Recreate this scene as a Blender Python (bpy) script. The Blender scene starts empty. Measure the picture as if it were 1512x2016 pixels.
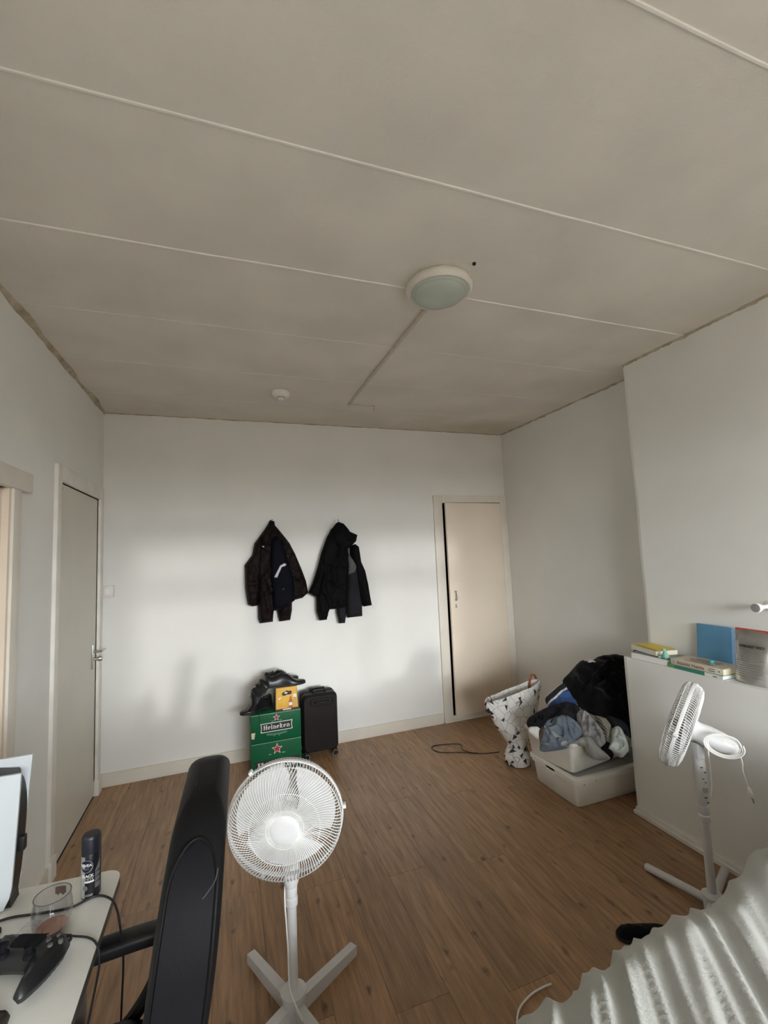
import bpy, bmesh, math, random
from mathutils import Vector, Matrix, noise
from mathutils.geometry import delaunay_2d_cdt

# ------------------------------------------------------------------ camera, sky, exposure
SC = bpy.context.scene
COL = SC.collection
CAM_F, CAM_YAW, CAM_PITCH, CAM_ROLL = 880.72, 0.3436, 0.0889, -0.0424
CAM_LOC = (0.8349, -3.7351, 1.533)

def make_camera():
    cd = bpy.data.cameras.new('camera')
    cd.sensor_fit = 'VERTICAL'
    cd.sensor_height = 36.0
    cd.lens = 36.0 * CAM_F / 2016.0
    cd.clip_start = 0.02
    co = bpy.data.objects.new('camera', cd)
    COL.objects.link(co)
    y, p, r = CAM_YAW, CAM_PITCH, CAM_ROLL
    f = Vector((math.sin(y) * math.cos(p), math.cos(y) * math.cos(p), math.sin(p)))
    rt = Vector((math.cos(y), -math.sin(y), 0))
    up = rt.cross(f)
    r2 = rt * math.cos(r) + up * math.sin(r)
    u2 = -rt * math.sin(r) + up * math.cos(r)
    m = Matrix((r2, u2, -f)).transposed().to_4x4()
    m.translation = Vector(CAM_LOC)
    co.matrix_world = m
    SC.camera = co
make_camera()

SC.view_settings.view_transform = 'Standard'
SC.view_settings.look = 'None'
SC.view_settings.gamma = 1.0
SC.view_settings.use_curve_mapping = False
SC.view_settings.exposure = 0.17
SC.cycles.max_bounces = 14
SC.cycles.diffuse_bounces = 8

# overcast daylight: plain sky above the horizon, street below it
WORLD = bpy.data.worlds.new('overcast_sky')
SC.world = WORLD
WORLD.use_nodes = True
def make_sky():
    nt = WORLD.node_tree
    nt.nodes.clear()
    out = nt.nodes.new('ShaderNodeOutputWorld')
    bg = nt.nodes.new('ShaderNodeBackground')
    tc = nt.nodes.new('ShaderNodeTexCoord')
    sp = nt.nodes.new('ShaderNodeSeparateXYZ')
    rp = nt.nodes.new('ShaderNodeValToRGB')
    mr = nt.nodes.new('ShaderNodeMapRange')
    mr.inputs['From Min'].default_value = -1
    mr.inputs['From Max'].default_value = 1
    nt.links.new(tc.outputs['Generated'], sp.inputs[0])
    nt.links.new(sp.outputs['Z'], mr.inputs['Value'])
    nt.links.new(mr.outputs[0], rp.inputs['Fac'])
    e = rp.color_ramp.elements
    e[0].position = 0.47; e[0].color = (0.20, 0.19, 0.175, 1)
    e[1].position = 0.53; e[1].color = (0.93, 0.97, 1.0, 1)
    nt.links.new(rp.outputs[0], bg.inputs['Color'])
    bg.inputs['Strength'].default_value = 25.0
    nt.links.new(bg.outputs[0], out.inputs[0])
make_sky()

# weak hazy sun, low over the added houses behind the camera
def make_sun():
    ld = bpy.data.lights.new('hazy_sun', 'SUN')
    ld.energy = 0.60
    ld.angle = math.radians(2.4)
    ld.color = (1.0, 0.985, 0.96)
    lo = bpy.data.objects.new('hazy_sun', ld)
    COL.objects.link(lo)
    el, az = math.radians(6.0), math.radians(5.0)
    d = Vector((-math.sin(az) * math.cos(el), math.cos(az) * math.cos(el), -math.sin(el)))
    lo.rotation_euler = d.to_track_quat('-Z', 'Y').to_euler()
make_sun()

# window opening in the rear wall (behind the camera)
WIN = (0.66, 3.40, 0.88, 2.30)     # x0 x1 z0 z1
YR = -5.60                          # inner face of the rear wall
def make_portal():
    ld = bpy.data.lights.new('window_portal', 'AREA')
    ld.shape = 'RECTANGLE'
    ld.size = WIN[1] - WIN[0]
    ld.size_y = WIN[3] - WIN[2]
    ld.cycles.is_portal = True
    lo = bpy.data.objects.new('window_portal', ld)
    COL.objects.link(lo)
    lo.location = ((WIN[0] + WIN[1]) / 2, YR - 0.13, (WIN[2] + WIN[3]) / 2)
    lo.rotation_euler = (math.radians(90), 0, 0)
make_portal()

# ------------------------------------------------------------------ helpers
random.seed(7)
PI = math.pi
def R(d): return math.radians(d)

class MB:
    """collects shapes, then links them as one mesh object"""
    def __init__(s): s.v = []; s.f = []; s.sm = []; s.mi = []
    def add(s, vs, fs, smooth=False, mi=0, M=None):
        o = len(s.v)
        for p in vs:
            p = Vector(p)
            s.v.append(M @ p if M is not None else p)
        for f in fs:
            s.f.append([i + o for i in f]); s.sm.append(smooth); s.mi.append(mi)
        return s
    def box(s, x0, x1, y0, y1, z0, z1, M=None, mi=0, bev=0.0):
        if bev > 0:
            bm = bmesh.new()
            bmesh.ops.create_cube(bm, size=1.0)
            for v in bm.verts:
                v.co = Vector(((x0 + x1) / 2 + v.co.x * (x1 - x0), (y0 + y1) / 2 + v.co.y * (y1 - y0), (z0 + z1) / 2 + v.co.z * (z1 - z0)))
            bmesh.ops.bevel(bm, geom=bm.edges[:], offset=bev, segments=3, profile=0.5, affect='EDGES')
            s.bm(bm, True, mi, M); bm.free()
            return s
        vs = [(x0, y0, z0), (x1, y0, z0), (x1, y1, z0), (x0, y1, z0), (x0, y0, z1), (x1, y0, z1), (x1, y1, z1), (x0, y1, z1)]
        fs = [(0, 3, 2, 1), (4, 5, 6, 7), (0, 1, 5, 4), (1, 2, 6, 5), (2, 3, 7, 6), (3, 0, 4, 7)]
        return s.add(vs, fs, False, mi, M)
    def bm(s, bm, smooth=True, mi=0, M=None):
        bm.verts.index_update()
        return s.add([v.co.copy() for v in bm.verts], [[v.index for v in f.verts] for f in bm.faces], smooth, mi, M)
    def lathe(s, prof, n=24, M=None, mi=0, smooth=True, cap=True, sx=1, sy=1):
        vs = []; fs = []
        for r, z in prof:
            for k in range(n):
                a = 2 * PI * k / n
                vs.append((r * math.cos(a) * sx, r * math.sin(a) * sy, z))
        for i in range(len(prof) - 1):
            for k in range(n):
                k2 = (k + 1) % n
                fs.append((i * n + k, i * n + k2, (i + 1) * n + k2, (i + 1) * n + k))
        if cap:
            if prof[0][0] > 1e-5: fs.append(tuple(range(n - 1, -1, -1)))
            if prof[-1][0] > 1e-5: fs.append(tuple((len(prof) - 1) * n + k for k in range(n)))
        return s.add(vs, fs, smooth, mi, M)
    def tube(s, pts, r, n=8, M=None, mi=0, closed=False, cap=True):
        pts = [Vector(p) for p in pts]
        m = len(pts)
        rr = r if isinstance(r, (list, tuple)) else [r] * m
        vs = []; fs = []
        t0 = (pts[1] - pts[0]).normalized()
        up = Vector((0, 0, 1)) if abs(t0.z) < 0.9 else Vector((1, 0, 0))
        nrm = t0.cross(up).normalized()
        for i, p in enumerate(pts):
            if closed: t = (pts[(i + 1) % m] - pts[i - 1]).normalized()
            elif i == 0: t = (pts[1] - pts[0]).normalized()
            elif i == m - 1: t = (pts[-1] - pts[-2]).normalized()
            else: t = (pts[i + 1] - pts[i - 1]).normalized()
            nrm = (nrm - t * nrm.dot(t)).normalized()
            b = t.cross(nrm)
            for k in range(n):
                a = 2 * PI * k / n
                vs.append(p + (nrm * math.cos(a) + b * math.sin(a)) * rr[i])
        last = m if closed else m - 1
        for i in range(last):
            j = (i + 1) % m
            for k in range(n):
                k2 = (k + 1) % n
                fs.append((i * n + k, i * n + k2, j * n + k2, j * n + k))
        if cap and not closed:
            fs.append(tuple(range(n - 1, -1, -1))); fs.append(tuple((m - 1) * n + k for k in range(n)))
        return s.add(vs, fs, True, mi, M)
    def prism(s, out, z0, z1, M=None, mi=0, smooth=False):
        """outline in xy, extruded along z"""
        n = len(out)
        a = sum(out[i][0] * out[(i + 1) % n][1] - out[(i + 1) % n][0] * out[i][1] for i in range(n))
        if a < 0: out = out[::-1]
        vs = [(x, y, z0) for x, y in out] + [(x, y, z1) for x, y in out]
        fs = [tuple(range(n - 1, -1, -1)), tuple(range(n, 2 * n))]
        for i in range(n): fs.append((i, (i + 1) % n, n + (i + 1) % n, n + i))
        return s.add(vs, fs, smooth, mi, M)
    def loft(s, rings, M=None, mi=0, cap=True, smooth=True, closed=True):
        n = len(rings[0]); vs = [p for r in rings for p in r]; fs = []
        for i in range(len(rings) - 1):
            for k in range(n if closed else n - 1):
                k2 = (k + 1) % n
                fs.append((i * n + k, i * n + k2, (i + 1) * n + k2, (i + 1) * n + k))
        if cap and closed:
            fs.append(tuple(range(n - 1, -1, -1))); fs.append(tuple((len(rings) - 1) * n + k for k in range(n)))
        return s.add(vs, fs, smooth, mi, M)
    def build(s, name, mat, parent=None, shift=None, autosm=True):
        me = bpy.data.meshes.new(name)
        me.from_pydata([tuple(p) for p in s.v], [], s.f)
        mats = mat if isinstance(mat, (list, tuple)) else [mat]
        for m in mats: me.materials.append(m)
        me.polygons.foreach_set('use_smooth', s.sm)
        me.polygons.foreach_set('material_index', s.mi)
        me.update()
        if autosm and any(s.sm):
            try: me.set_sharp_from_angle(angle=R(42))
            except Exception: pass
        o = bpy.data.objects.new(name, me)
        COL.objects.link(o)
        if parent is not None: o.parent = parent
        return o

def tag(o, label=None, cat=None, group=None, kind=None):
    if label: o['label'] = label
    if cat: o['category'] = cat
    if group: o['group'] = group
    if kind: o['kind'] = kind
    return o

def thing(name, label, cat, loc=(0, 0, 0), rot=(0, 0, 0), group=None):
    o = bpy.data.objects.new(name, None)
    COL.objects.link(o)
    o.location = loc
    o.rotation_euler = rot
    o.empty_display_size = 0.05
    return tag(o, label, cat, group)

def copy_tree(o, parent=None):
    c = o.copy()
    COL.objects.link(c)
    c.parent = parent
    for ch in [x for x in bpy.data.objects if x.parent == o]: copy_tree(ch, c)
    return c

def aim(p, d, roll=0.0):
    """matrix whose local +z points along d, placed at p"""
    q = Vector(d).to_track_quat('Z', 'Y').to_matrix().to_4x4()
    return Matrix.Translation(Vector(p)) @ q @ Matrix.Rotation(roll, 4, 'Z')

def spline(pts, n=8, closed=False):
    """Catmull-Rom through the points"""
    P = [Vector(p) for p in pts]; m = len(P); out = []
    rng = m if closed else m - 1
    for i in range(rng):
        p1, p2 = P[i], P[(i + 1) % m]
        p0 = P[i - 1] if (closed or i > 0) else p1 * 2 - p2
        p3 = P[(i + 2) % m] if (closed or i + 2 < m) else p2 * 2 - p1
        for k in range(n):
            t = k / n
            out.append(0.5 * ((2 * p1) + (p2 - p0) * t + (2 * p0 - 5 * p1 + 4 * p2 - p3) * t * t + (3 * p1 - p0 - 3 * p2 + p3) * t ** 3))
    if not closed: out.append(P[-1])
    return out

def rrect(w, h, r, n=5, cx=0, cy=0):
    out = []
    for sx, sy, a0 in ((1, 1, 0), (-1, 1, 90), (-1, -1, 180), (1, -1, 270)):
        for k in range(n + 1):
            a = R(a0 + 90 * k / n)
            out.append((cx + sx * (w / 2 - r) + r * math.cos(a), cy + sy * (h / 2 - r) + r * math.sin(a)))
    return out

# ------------------------------------------------------------------ materials
MATS = {}
def mat(name, col, rough=0.6, var=0.0, vscale=8.0, bump=0.0, bscale=60.0, metal=0.0, spec=0.5, alpha=1.0, trans=0.0, sheen=0.0, col2=None, stretch=None, coat=0.0):
    m = bpy.data.materials.new(name)
    m.use_nodes = True
    nt = m.node_tree
    b = nt.nodes['Principled BSDF']
    b.inputs['Roughness'].default_value = rough
    b.inputs['Metallic'].default_value = metal
    b.inputs['Specular IOR Level'].default_value = spec
    b.inputs['Transmission Weight'].default_value = trans
    b.inputs['Alpha'].default_value = alpha
    b.inputs['Sheen Weight'].default_value = sheen
    b.inputs['Coat Weight'].default_value = coat
    b.inputs['Base Color'].default_value = (*col, 1)
    tc = nt.nodes.new('ShaderNodeTexCoord')
    mp = nt.nodes.new('ShaderNodeMapping')
    nt.links.new(tc.outputs['Object'], mp.inputs[0])
    if stretch: mp.inputs['Scale'].default_value = stretch
    if var > 0 or col2:
        nz = nt.nodes.new('ShaderNodeTexNoise')
        nz.inputs['Scale'].default_value = vscale
        nz.inputs['Detail'].default_value = 5
        nt.links.new(mp.outputs[0], nz.inputs['Vector'])
        rp = nt.nodes.new('ShaderNodeValToRGB')
        c2 = col2 or tuple(c * (1 - var) for c in col)
        rp.color_ramp.elements[0].position = 0.35; rp.color_ramp.elements[0].color = (*c2, 1)
        rp.color_ramp.elements[1].position = 0.65; rp.color_ramp.elements[1].color = (*col, 1)
        nt.links.new(nz.outputs['Fac'], rp.inputs[0])
        nt.links.new(rp.outputs[0], b.inputs['Base Color'])
    if bump > 0:
        n2 = nt.nodes.new('ShaderNodeTexNoise')
        n2.inputs['Scale'].default_value = bscale
        n2.inputs['Detail'].default_value = 3
        nt.links.new(mp.outputs[0], n2.inputs['Vector'])
        bp = nt.nodes.new('ShaderNodeBump')
        bp.inputs['Strength'].default_value = bump
        bp.inputs['Distance'].default_value = 0.004
        nt.links.new(n2.outputs['Fac'], bp.inputs['Height'])
        nt.links.new(bp.outputs[0], b.inputs['Normal'])
    MATS[name] = m
    return m

mat('wall_paint', (0.785, 0.785, 0.755), 0.75, 0.05, 2.2, 0.12, 45)
mat('ceiling_paint', (0.74, 0.70, 0.635), 0.85, 0.11, 2.6, 0.3, 90)
mat('seam_paint', (0.82, 0.79, 0.74), 0.8, 0.08, 9)
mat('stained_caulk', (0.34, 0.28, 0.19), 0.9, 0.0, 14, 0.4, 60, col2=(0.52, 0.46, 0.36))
mat('trim_cream', (0.72, 0.68, 0.60), 0.45, 0.07, 6, 0.1, 40)
mat('trim_white', (0.78, 0.755, 0.70), 0.45, 0.10, 9, 0.1, 50)
mat('door_grey', (0.64, 0.615, 0.54), 0.42, 0.06, 3, 0.08, 30)
mat('door_cream', (0.78, 0.68, 0.56), 0.42, 0.06, 3, 0.08, 30)
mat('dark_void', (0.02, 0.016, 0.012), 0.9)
mat('steel', (0.62, 0.62, 0.60), 0.28, metal=1.0)
mat('dull_metal', (0.45, 0.44, 0.41), 0.45, metal=0.9)
mat('white_plastic', (0.80, 0.80, 0.79), 0.35)
mat('grey_disc', (0.40, 0.39, 0.36), 0.5)
mat('blocker_facade', (0.16, 0.13, 0.11), 0.9, 0.2, 0.6)
mat('window_white', (0.8, 0.8, 0.78), 0.4)

def wood_material():
    m = bpy.data.materials.new('laminate_oak'); m.use_nodes = True
    nt = m.node_tree; b = nt.nodes['Principled BSDF']
    L = nt.links.new
    tc = nt.nodes.new('ShaderNodeTexCoord')
    oi = nt.nodes.new('ShaderNodeObjectInfo')
    ad = nt.nodes.new('ShaderNodeVectorMath'); ad.operation = 'MULTIPLY_ADD'
    cmb = nt.nodes.new('ShaderNodeCombineXYZ')
    L(oi.outputs['Random'], cmb.inputs[0]); L(oi.outputs['Random'], cmb.inputs[1])
    L(cmb.outputs[0], ad.inputs[0]); ad.inputs[1].default_value = (37, 61, 0); L(tc.outputs['Object'], ad.inputs[2])
    mp = nt.nodes.new('ShaderNodeMapping'); mp.inputs['Scale'].default_value = (16, 1.3, 1)
    L(ad.outputs[0], mp.inputs[0])
    n1 = nt.nodes.new('ShaderNodeTexNoise'); n1.inputs['Scale'].default_value = 3.0; n1.inputs['Detail'].default_value = 8; n1.inputs['Roughness'].default_value = 0.62
    L(mp.outputs[0], n1.inputs['Vector'])
    rp = nt.nodes.new('ShaderNodeValToRGB'); e = rp.color_ramp.elements
    e[0].position = 0.25; e[0].color = (0.165, 0.086, 0.040, 1)
    e[1].position = 0.75; e[1].color = (0.46, 0.275, 0.145, 1)
    L(n1.outputs['Fac'], rp.inputs[0])
    # knots
    mk = nt.nodes.new('ShaderNodeMapping'); mk.inputs['Scale'].default_value = (13, 7.0, 1)
    L(ad.outputs[0], mk.inputs[0])
    vo = nt.nodes.new('ShaderNodeTexVoronoi'); vo.inputs['Scale'].default_value = 1.0
    nd = nt.nodes.new('ShaderNodeTexNoise'); nd.inputs['Scale'].default_value = 5.0
    L(mk.outputs[0], nd.inputs['Vector'])
    mx = nt.nodes.new('ShaderNodeMixRGB'); mx.blend_type = 'ADD'; mx.inputs[0].default_value = 0.25
    L(mk.outputs[0], mx.inputs[1]); L(nd.outputs['Color'], mx.inputs[2])
    L(mx.outputs[0], vo.inputs['Vector'])
    kr = nt.nodes.new('ShaderNodeValToRGB'); k = kr.color_ramp.elements
    k[0].position = 0.02; k[0].color = (0.22, 0.20, 0.19, 1); k[1].position = 0.19; k[1].color = (1, 1, 1, 1)
    L(vo.outputs['Distance'], kr.inputs[0])
    ml = nt.nodes.new('ShaderNodeMixRGB'); ml.blend_type = 'MULTIPLY'; ml.inputs[0].default_value = 0.85
    L(rp.outputs[0], ml.inputs[1]); L(kr.outputs[0], ml.inputs[2])
    # plank to plank tone
    mr = nt.nodes.new('ShaderNodeMapRange'); mr.inputs['To Min'].default_value = 0.86; mr.inputs['To Max'].default_value = 1.10
    L(oi.outputs['Random'], mr.inputs['Value'])
    m2 = nt.nodes.new('ShaderNodeMixRGB'); m2.blend_type = 'MULTIPLY'; m2.inputs[0].default_value = 1
    L(ml.outputs[0], m2.inputs[1]); L(mr.outputs[0], m2.inputs[2])
    L(m2.outputs[0], b.inputs['Base Color'])
    b.inputs['Roughness'].default_value = 0.38
    bp = nt.nodes.new('ShaderNodeBump'); bp.inputs['Strength'].default_value = 0.12; bp.inputs['Distance'].default_value = 0.002
    L(n1.outputs['Fac'], bp.inputs['Height']); L(bp.outputs[0], b.inputs['Normal'])
    MATS['laminate_oak'] = m
wood_material()

def ceiling_stain():
    # old brown water stain in the far right corner of the ceiling
    m = MATS['ceiling_paint']; nt = m.node_tree; L = nt.links.new
    b = nt.nodes['Principled BSDF']
    src = b.inputs['Base Color'].links[0].from_socket
    tc = nt.nodes.new('ShaderNodeTexCoord')
    mp = nt.nodes.new('ShaderNodeMapping'); mp.inputs['Location'].default_value = (-3.05 * .9, 0.16 * 2.2, 0); mp.inputs['Scale'].default_value = (0.9, 2.2, 0)
    L(tc.outputs['Object'], mp.inputs[0])
    ln = nt.nodes.new('ShaderNodeVectorMath'); ln.operation = 'LENGTH'; L(mp.outputs[0], ln.inputs[0])
    nz = nt.nodes.new('ShaderNodeTexNoise'); nz.inputs['Scale'].default_value = 5.5; nz.inputs['Detail'].default_value = 4
    L(tc.outputs['Object'], nz.inputs['Vector'])
    ad = nt.nodes.new('ShaderNodeMath'); ad.operation = 'MULTIPLY_ADD'; ad.inputs[1].default_value = 0.9
    L(nz.outputs['Fac'], ad.inputs[0]); L(ln.outputs['Value'], ad.inputs[2])
    mr = nt.nodes.new('ShaderNodeMapRange'); mr.inputs['From Min'].default_value = 0.55; mr.inputs['From Max'].default_value = 1.15
    mr.inputs['To Min'].default_value = 0.55; mr.inputs['To Max'].default_value = 0.0
    L(ad.outputs[0], mr.inputs['Value'])
    mx = nt.nodes.new('ShaderNodeMixRGB'); mx.inputs[2].default_value = (0.56, 0.47, 0.34, 1)
    L(mr.outputs[0], mx.inputs[0]); L(src, mx.inputs[1]); L(mx.outputs[0], b.inputs['Base Color'])
ceiling_stain()

# ------------------------------------------------------------------ room shell
H = 2.65; W = 3.445
YE = -3.15
XU, XL, YB, ZL = 3.229, 3.0285, -1.662, 0.865    # chimney breast: upper face, lower face, far end, ledge height
def struct(mb, name, m, parent=None):
    o = mb.build(name, MATS[m], parent)
    if parent is None: o['kind'] = 'structure'
    return o

def room():
    # floor slab with laminate planks running towards the back wall
    fl = struct(MB().box(-0.1, W + 0.1, YR - 0.1, 0.1, -0.12, -0.010), 'floor', 'dark_void')
    PW, PL = 0.194, 1.28
    shared = {}
    nx = int(W / PW) + 1
    for i in range(nx):
        x0 = i * PW; w = min(PW, W - x0)
        off = (i * 0.47) % 1.0 * PL
        y = -off + PL * 0.0
        y1 = 0.0
        first = True
        while y1 > YR + 0.01:
            ln = (PL - off if first and off > 0.05 else PL)
            first = False
            y0 = max(y1 - ln, YR)
            key = (round(w, 3), round(y1 - y0, 3))
            if key not in shared:
                g = 0.0003; ch = 0.0009
                mb = MB()
                hx, hy = w / 2 - g, (y1 - y0) / 2 - g
                rings = [[(-hx, -hy, -0.0095), (hx, -hy, -0.0095), (hx, hy, -0.0095), (-hx, hy, -0.0095)],
                         [(-hx, -hy, -ch), (hx, -hy, -ch), (hx, hy, -ch), (-hx, hy, -ch)],
                         [(-hx + ch, -hy + ch, 0), (hx - ch, -hy + ch, 0), (hx - ch, hy - ch, 0), (-hx + ch, hy - ch, 0)]]
                mb.loft(rings, smooth=False)
                o = mb.build('plank', MATS['laminate_oak'], fl)
                shared[key] = o.data
            else:
                o = bpy.data.objects.new('plank', shared[key]); COL.objects.link(o); o.parent = fl
            o.location = (x0 + w / 2, (y0 + y1) / 2, 0)
            y1 = y0
    # ceiling: slab, panels, raised filler along the seams
    ce = struct(MB().box(-0.1, W + 0.1, YR - 0.1, 0.1, H + 0.012, H + 0.12), 'ceiling', 'ceiling_paint')
    S0, SD = -1.5325, 0.5362
    ys = [0.0] + [S0 + SD * 2, S0 + SD] + [S0 - SD * k for k in range(8)]
    ys = [y for y in ys if y > YR + 0.05] + [YR]
    for a, b in zip(ys[:-1], ys[1:]):
        struct(MB().box(0, W, b + 0.001, a - 0.001, H, H + 0.011), 'ceiling_panel', 'ceiling_paint', ce)
    for k, y in enumerate(ys[1:-1]):
        w = 0.0045 if y < -1.9 else 0.0028
        rings = []
        for j in range(60):
            x = W * j / 59
            jit = noise.noise(Vector((x * 3, y * 7, 1))) * 0.003
            hh = 0.0035 if y < -1.9 else 0.0014
            rings.append([(x, y - w + jit, H + 0.001), (x, y - w * 0.6 + jit, H - hh), (x, y + w * 0.6 + jit, H - hh), (x, y + w + jit, H + 0.001)])
        o = MB().loft(rings).build('seam_filler', MATS['seam_paint'], ce)
    # walls
    wl = MB()
    DY0, DY1, DZ = -0.925, -0.125, 1.985      # room door opening in the left wall
    EY0, EY1, EZ = -2.30, -1.512, 1.858       # second doorway
    T = 0.12
    wl.box(-T, 0, DY1, 0.1, 0, H).box(-T, 0, DY0, DY1, DZ, H).box(-T, 0, EY1, DY0, 0, H)
    wl.box(-T, 0, EY0, EY1, EZ, H).box(-T, 0, YR - 0.1, EY0, 0, H)
    wl.box(-T - .02, -T, YR - .1, .1, 0, H)
    struct(wl, 'wall_left', 'wall_paint')
    CX0, CX1, CZ0, CZ1 = 2.742, 3.372, 0.05, 1.965   # cupboard opening in the back wall
    wb = MB()
    wb.box(0, CX0, 0, T, 0, H).box(CX0, CX1, 0, T, CZ1, H).box(CX1, W + T, 0, T, 0, H).box(CX0, CX1, 0, T, 0, CZ0)
    struct(wb, 'wall_back', 'wall_paint')
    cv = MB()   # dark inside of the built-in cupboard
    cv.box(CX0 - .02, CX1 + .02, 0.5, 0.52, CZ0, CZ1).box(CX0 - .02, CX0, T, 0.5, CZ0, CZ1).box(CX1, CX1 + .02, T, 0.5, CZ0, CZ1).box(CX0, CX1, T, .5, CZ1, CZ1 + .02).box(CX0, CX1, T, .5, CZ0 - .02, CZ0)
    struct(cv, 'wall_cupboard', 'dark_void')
    struct(MB().box(W, W + T, YR - 0.1, 0, 0, H), 'wall_right', 'wall_paint')
    # chimney breast, slightly uneven arris, with a deeper lower half that carries the ledge
    def uneven(x0, z0, z1, nm):
        rings = []
        n = 26
        for i in range(n + 1):
            z = z0 + (z1 - z0) * i / n
            j = noise.noise(Vector((z * 3.1, x0 * 9, 2))) * 0.006
            rings.append([(x0 + 0.004, YB + j - 0.0, z), (W, YB + j, z), (W, YE, z), (x0, YE, z), (x0, YB - 0.02 + j, z)])
        struct(MB().loft(rings, smooth=False), nm, 'wall_paint')
    uneven(XU, ZL - 0.01, H, 'wall_chimney')
    uneven(XL, 0, ZL, 'wall_mantel')
    wr = MB(); x0, x1, z0, z1 = WIN
    wr.box(-T, x0, YR - .25, YR, 0, H).box(x1, W + T, YR - .25, YR, 0, H).box(x0, x1, YR - .25, YR, 0, z0).box(x0, x1, YR - .25, YR, z1, H)
    struct(wr, 'wall_rear', 'wall_paint')
    # window in the rear wall
    wo = thing('window_1', None, None); wo['kind'] = 'structure'
    y = YR - 0.10
    f = MB()
    f.box(x0, x1, y, y + .06, z0, z0 + .05).box(x0, x1, y, y + .06, z1 - .05, z1).box(x0, x0 + .05, y, y + .06, z0, z1).box(x1 - .05, x1, y, y + .06, z0, z1)
    for k in (1, 2): f.box(x0 + (x1 - x0) * k / 3 - .03, x0 + (x1 - x0) * k / 3 + .03, y, y + .06, z0, z1)
    f.box(x0, x1, y, y + .06, 1.85, 1.93)
    f.build('window_frame', MATS['window_white'], wo)
    MB().box(x0 - .05, x1 + .05, YR - .04, YR + .12, z0 - .03, z0).build('window_sill', MATS['window_white'], wo)

    # unseen balcony slab and row of houses, added outside to shape the daylight
    struct(MB().box(-2.5, W + 2.5, YR - 2.1, YR - .26, 2.62, 2.80), 'ceiling_sky_blocker', 'wall_paint')
    struct(MB().box(-30, 34, YR - 18, YR - 14, -9, 2.0), 'wall_sky_blocker', 'blocker_facade')
    # skirting
    def skirt(nm, pts, h, t, m='trim_cream'):
        pass
    bb = MB().box(0.0, 2.64, -0.016, 0.0, 0, 0.085).box(0.0, 2.64, -0.02, 0.0, 0, 0.012)
    struct(bb, 'baseboard_back', 'trim_cream')
    bl = MB().box(0, 0.014, -1.29, -1.0, 0, 0.08).box(0, 0.014, YR, -2.32, 0, 0.08)
    struct(bl, 'baseboard_left', 'trim_cream')
    bc = MB().box(XL - 0.022, XL, YE, YB + 0.005, 0, 0.018).box(XL - 0.008, XL, YE, YB, 0.018, 0.035)
    struct(bc, 'baseboard_chimney', 'trim_white')
    br = MB().box(W - 0.014, W, YB, -0.02, 0, 0.08)
    struct(br, 'baseboard_right', 'trim_cream')
    # stained, crumbling caulk where ceiling meets the walls
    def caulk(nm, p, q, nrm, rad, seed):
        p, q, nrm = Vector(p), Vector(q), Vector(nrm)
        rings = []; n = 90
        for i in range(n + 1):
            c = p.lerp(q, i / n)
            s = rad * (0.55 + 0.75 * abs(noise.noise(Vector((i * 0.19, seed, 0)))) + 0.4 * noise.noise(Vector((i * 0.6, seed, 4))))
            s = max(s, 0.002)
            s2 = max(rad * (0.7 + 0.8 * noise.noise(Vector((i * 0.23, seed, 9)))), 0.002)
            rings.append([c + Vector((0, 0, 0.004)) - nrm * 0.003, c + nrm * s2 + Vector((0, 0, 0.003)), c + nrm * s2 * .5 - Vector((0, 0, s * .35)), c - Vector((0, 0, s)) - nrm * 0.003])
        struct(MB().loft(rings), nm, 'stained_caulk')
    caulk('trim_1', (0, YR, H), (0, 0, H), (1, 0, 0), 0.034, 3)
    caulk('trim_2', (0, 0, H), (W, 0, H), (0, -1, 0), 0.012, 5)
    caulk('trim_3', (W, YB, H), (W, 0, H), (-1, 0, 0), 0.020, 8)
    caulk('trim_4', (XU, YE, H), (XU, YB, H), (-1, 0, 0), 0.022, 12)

    # ---- door_1: grey flush door in the left wall
    d = thing('door_1', None, None); d['kind'] = 'structure'
    MB().box(-0.042, -0.004, DY0 + .004, DY1 - .004, 0.008, DZ - .006).build('door_leaf', MATS['door_grey'], d)
    c = MB().box(-T, 0.018, DY0 - .065, DY0, 0, DZ + .085, bev=.004).build('door_casing', MATS['trim_white'], d)
    MB().box(-T, 0.018, DY1, DY1 + .075, 0, DZ + .085, bev=.004).build('door_casing', MATS['trim_white'], d)
    MB().box(-T, 0.018, DY0, DY1, DZ, DZ + .085, bev=.004).build('door_casing', MATS['trim_white'], d)
    MB().box(-0.003, 0.026, DY0 - .070, DY0 + .003, 0, .10).build('plinth_block', MATS['trim_white'], d)
    MB().box(-0.003, 0.026, DY1 - .003, DY1 + .08, 0, .10).build('plinth_block', MATS['trim_white'], d)
    MB().box(-0.004, 0.004, DY1 - .095, DY1 - .065, 0.84, 1.0, bev=.002).build('handle_plate', MATS['steel'], d)
    h = MB(); h.tube([(0, DY1 - .08, .952), (.04, DY1 - .08, .952)], .008); h.tube(spline([(.04, DY1 - .08, .952), (.048, DY1 - .07, .952), (.05, DY1 - .04, .953), (.05, DY1 + .005, .95)], 5), .0075)
    h.build('door_handle', MATS['steel'], d)
    k = MB().lathe([(.009, 0), (.009, .025), (.016, .03), (.018, .045), (.012, .055), (0, .057)], 16, aim((0, DY1 - .08, .905), (1, 0, 0)))
    k.build('lock_knob', MATS['steel'], d)
    MB().lathe([(.022, 0), (.022, .006), (.016, .011), (0, .012)], 18, aim((-.004, DY0 + .03, DZ - .035), (1, 0, 0))).build('door_stop_disc', MATS['grey_disc'], d)

    # ---- door_2: cream cupboard door, slightly ajar
    d = thing('door_2', None, None); d['kind'] = 'structure'
    MB().box(CX0 - .088, CX0, -0.02, T, 0, CZ1 + .07, bev=.003).build('door_casing', MATS['trim_cream'], d)
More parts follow.
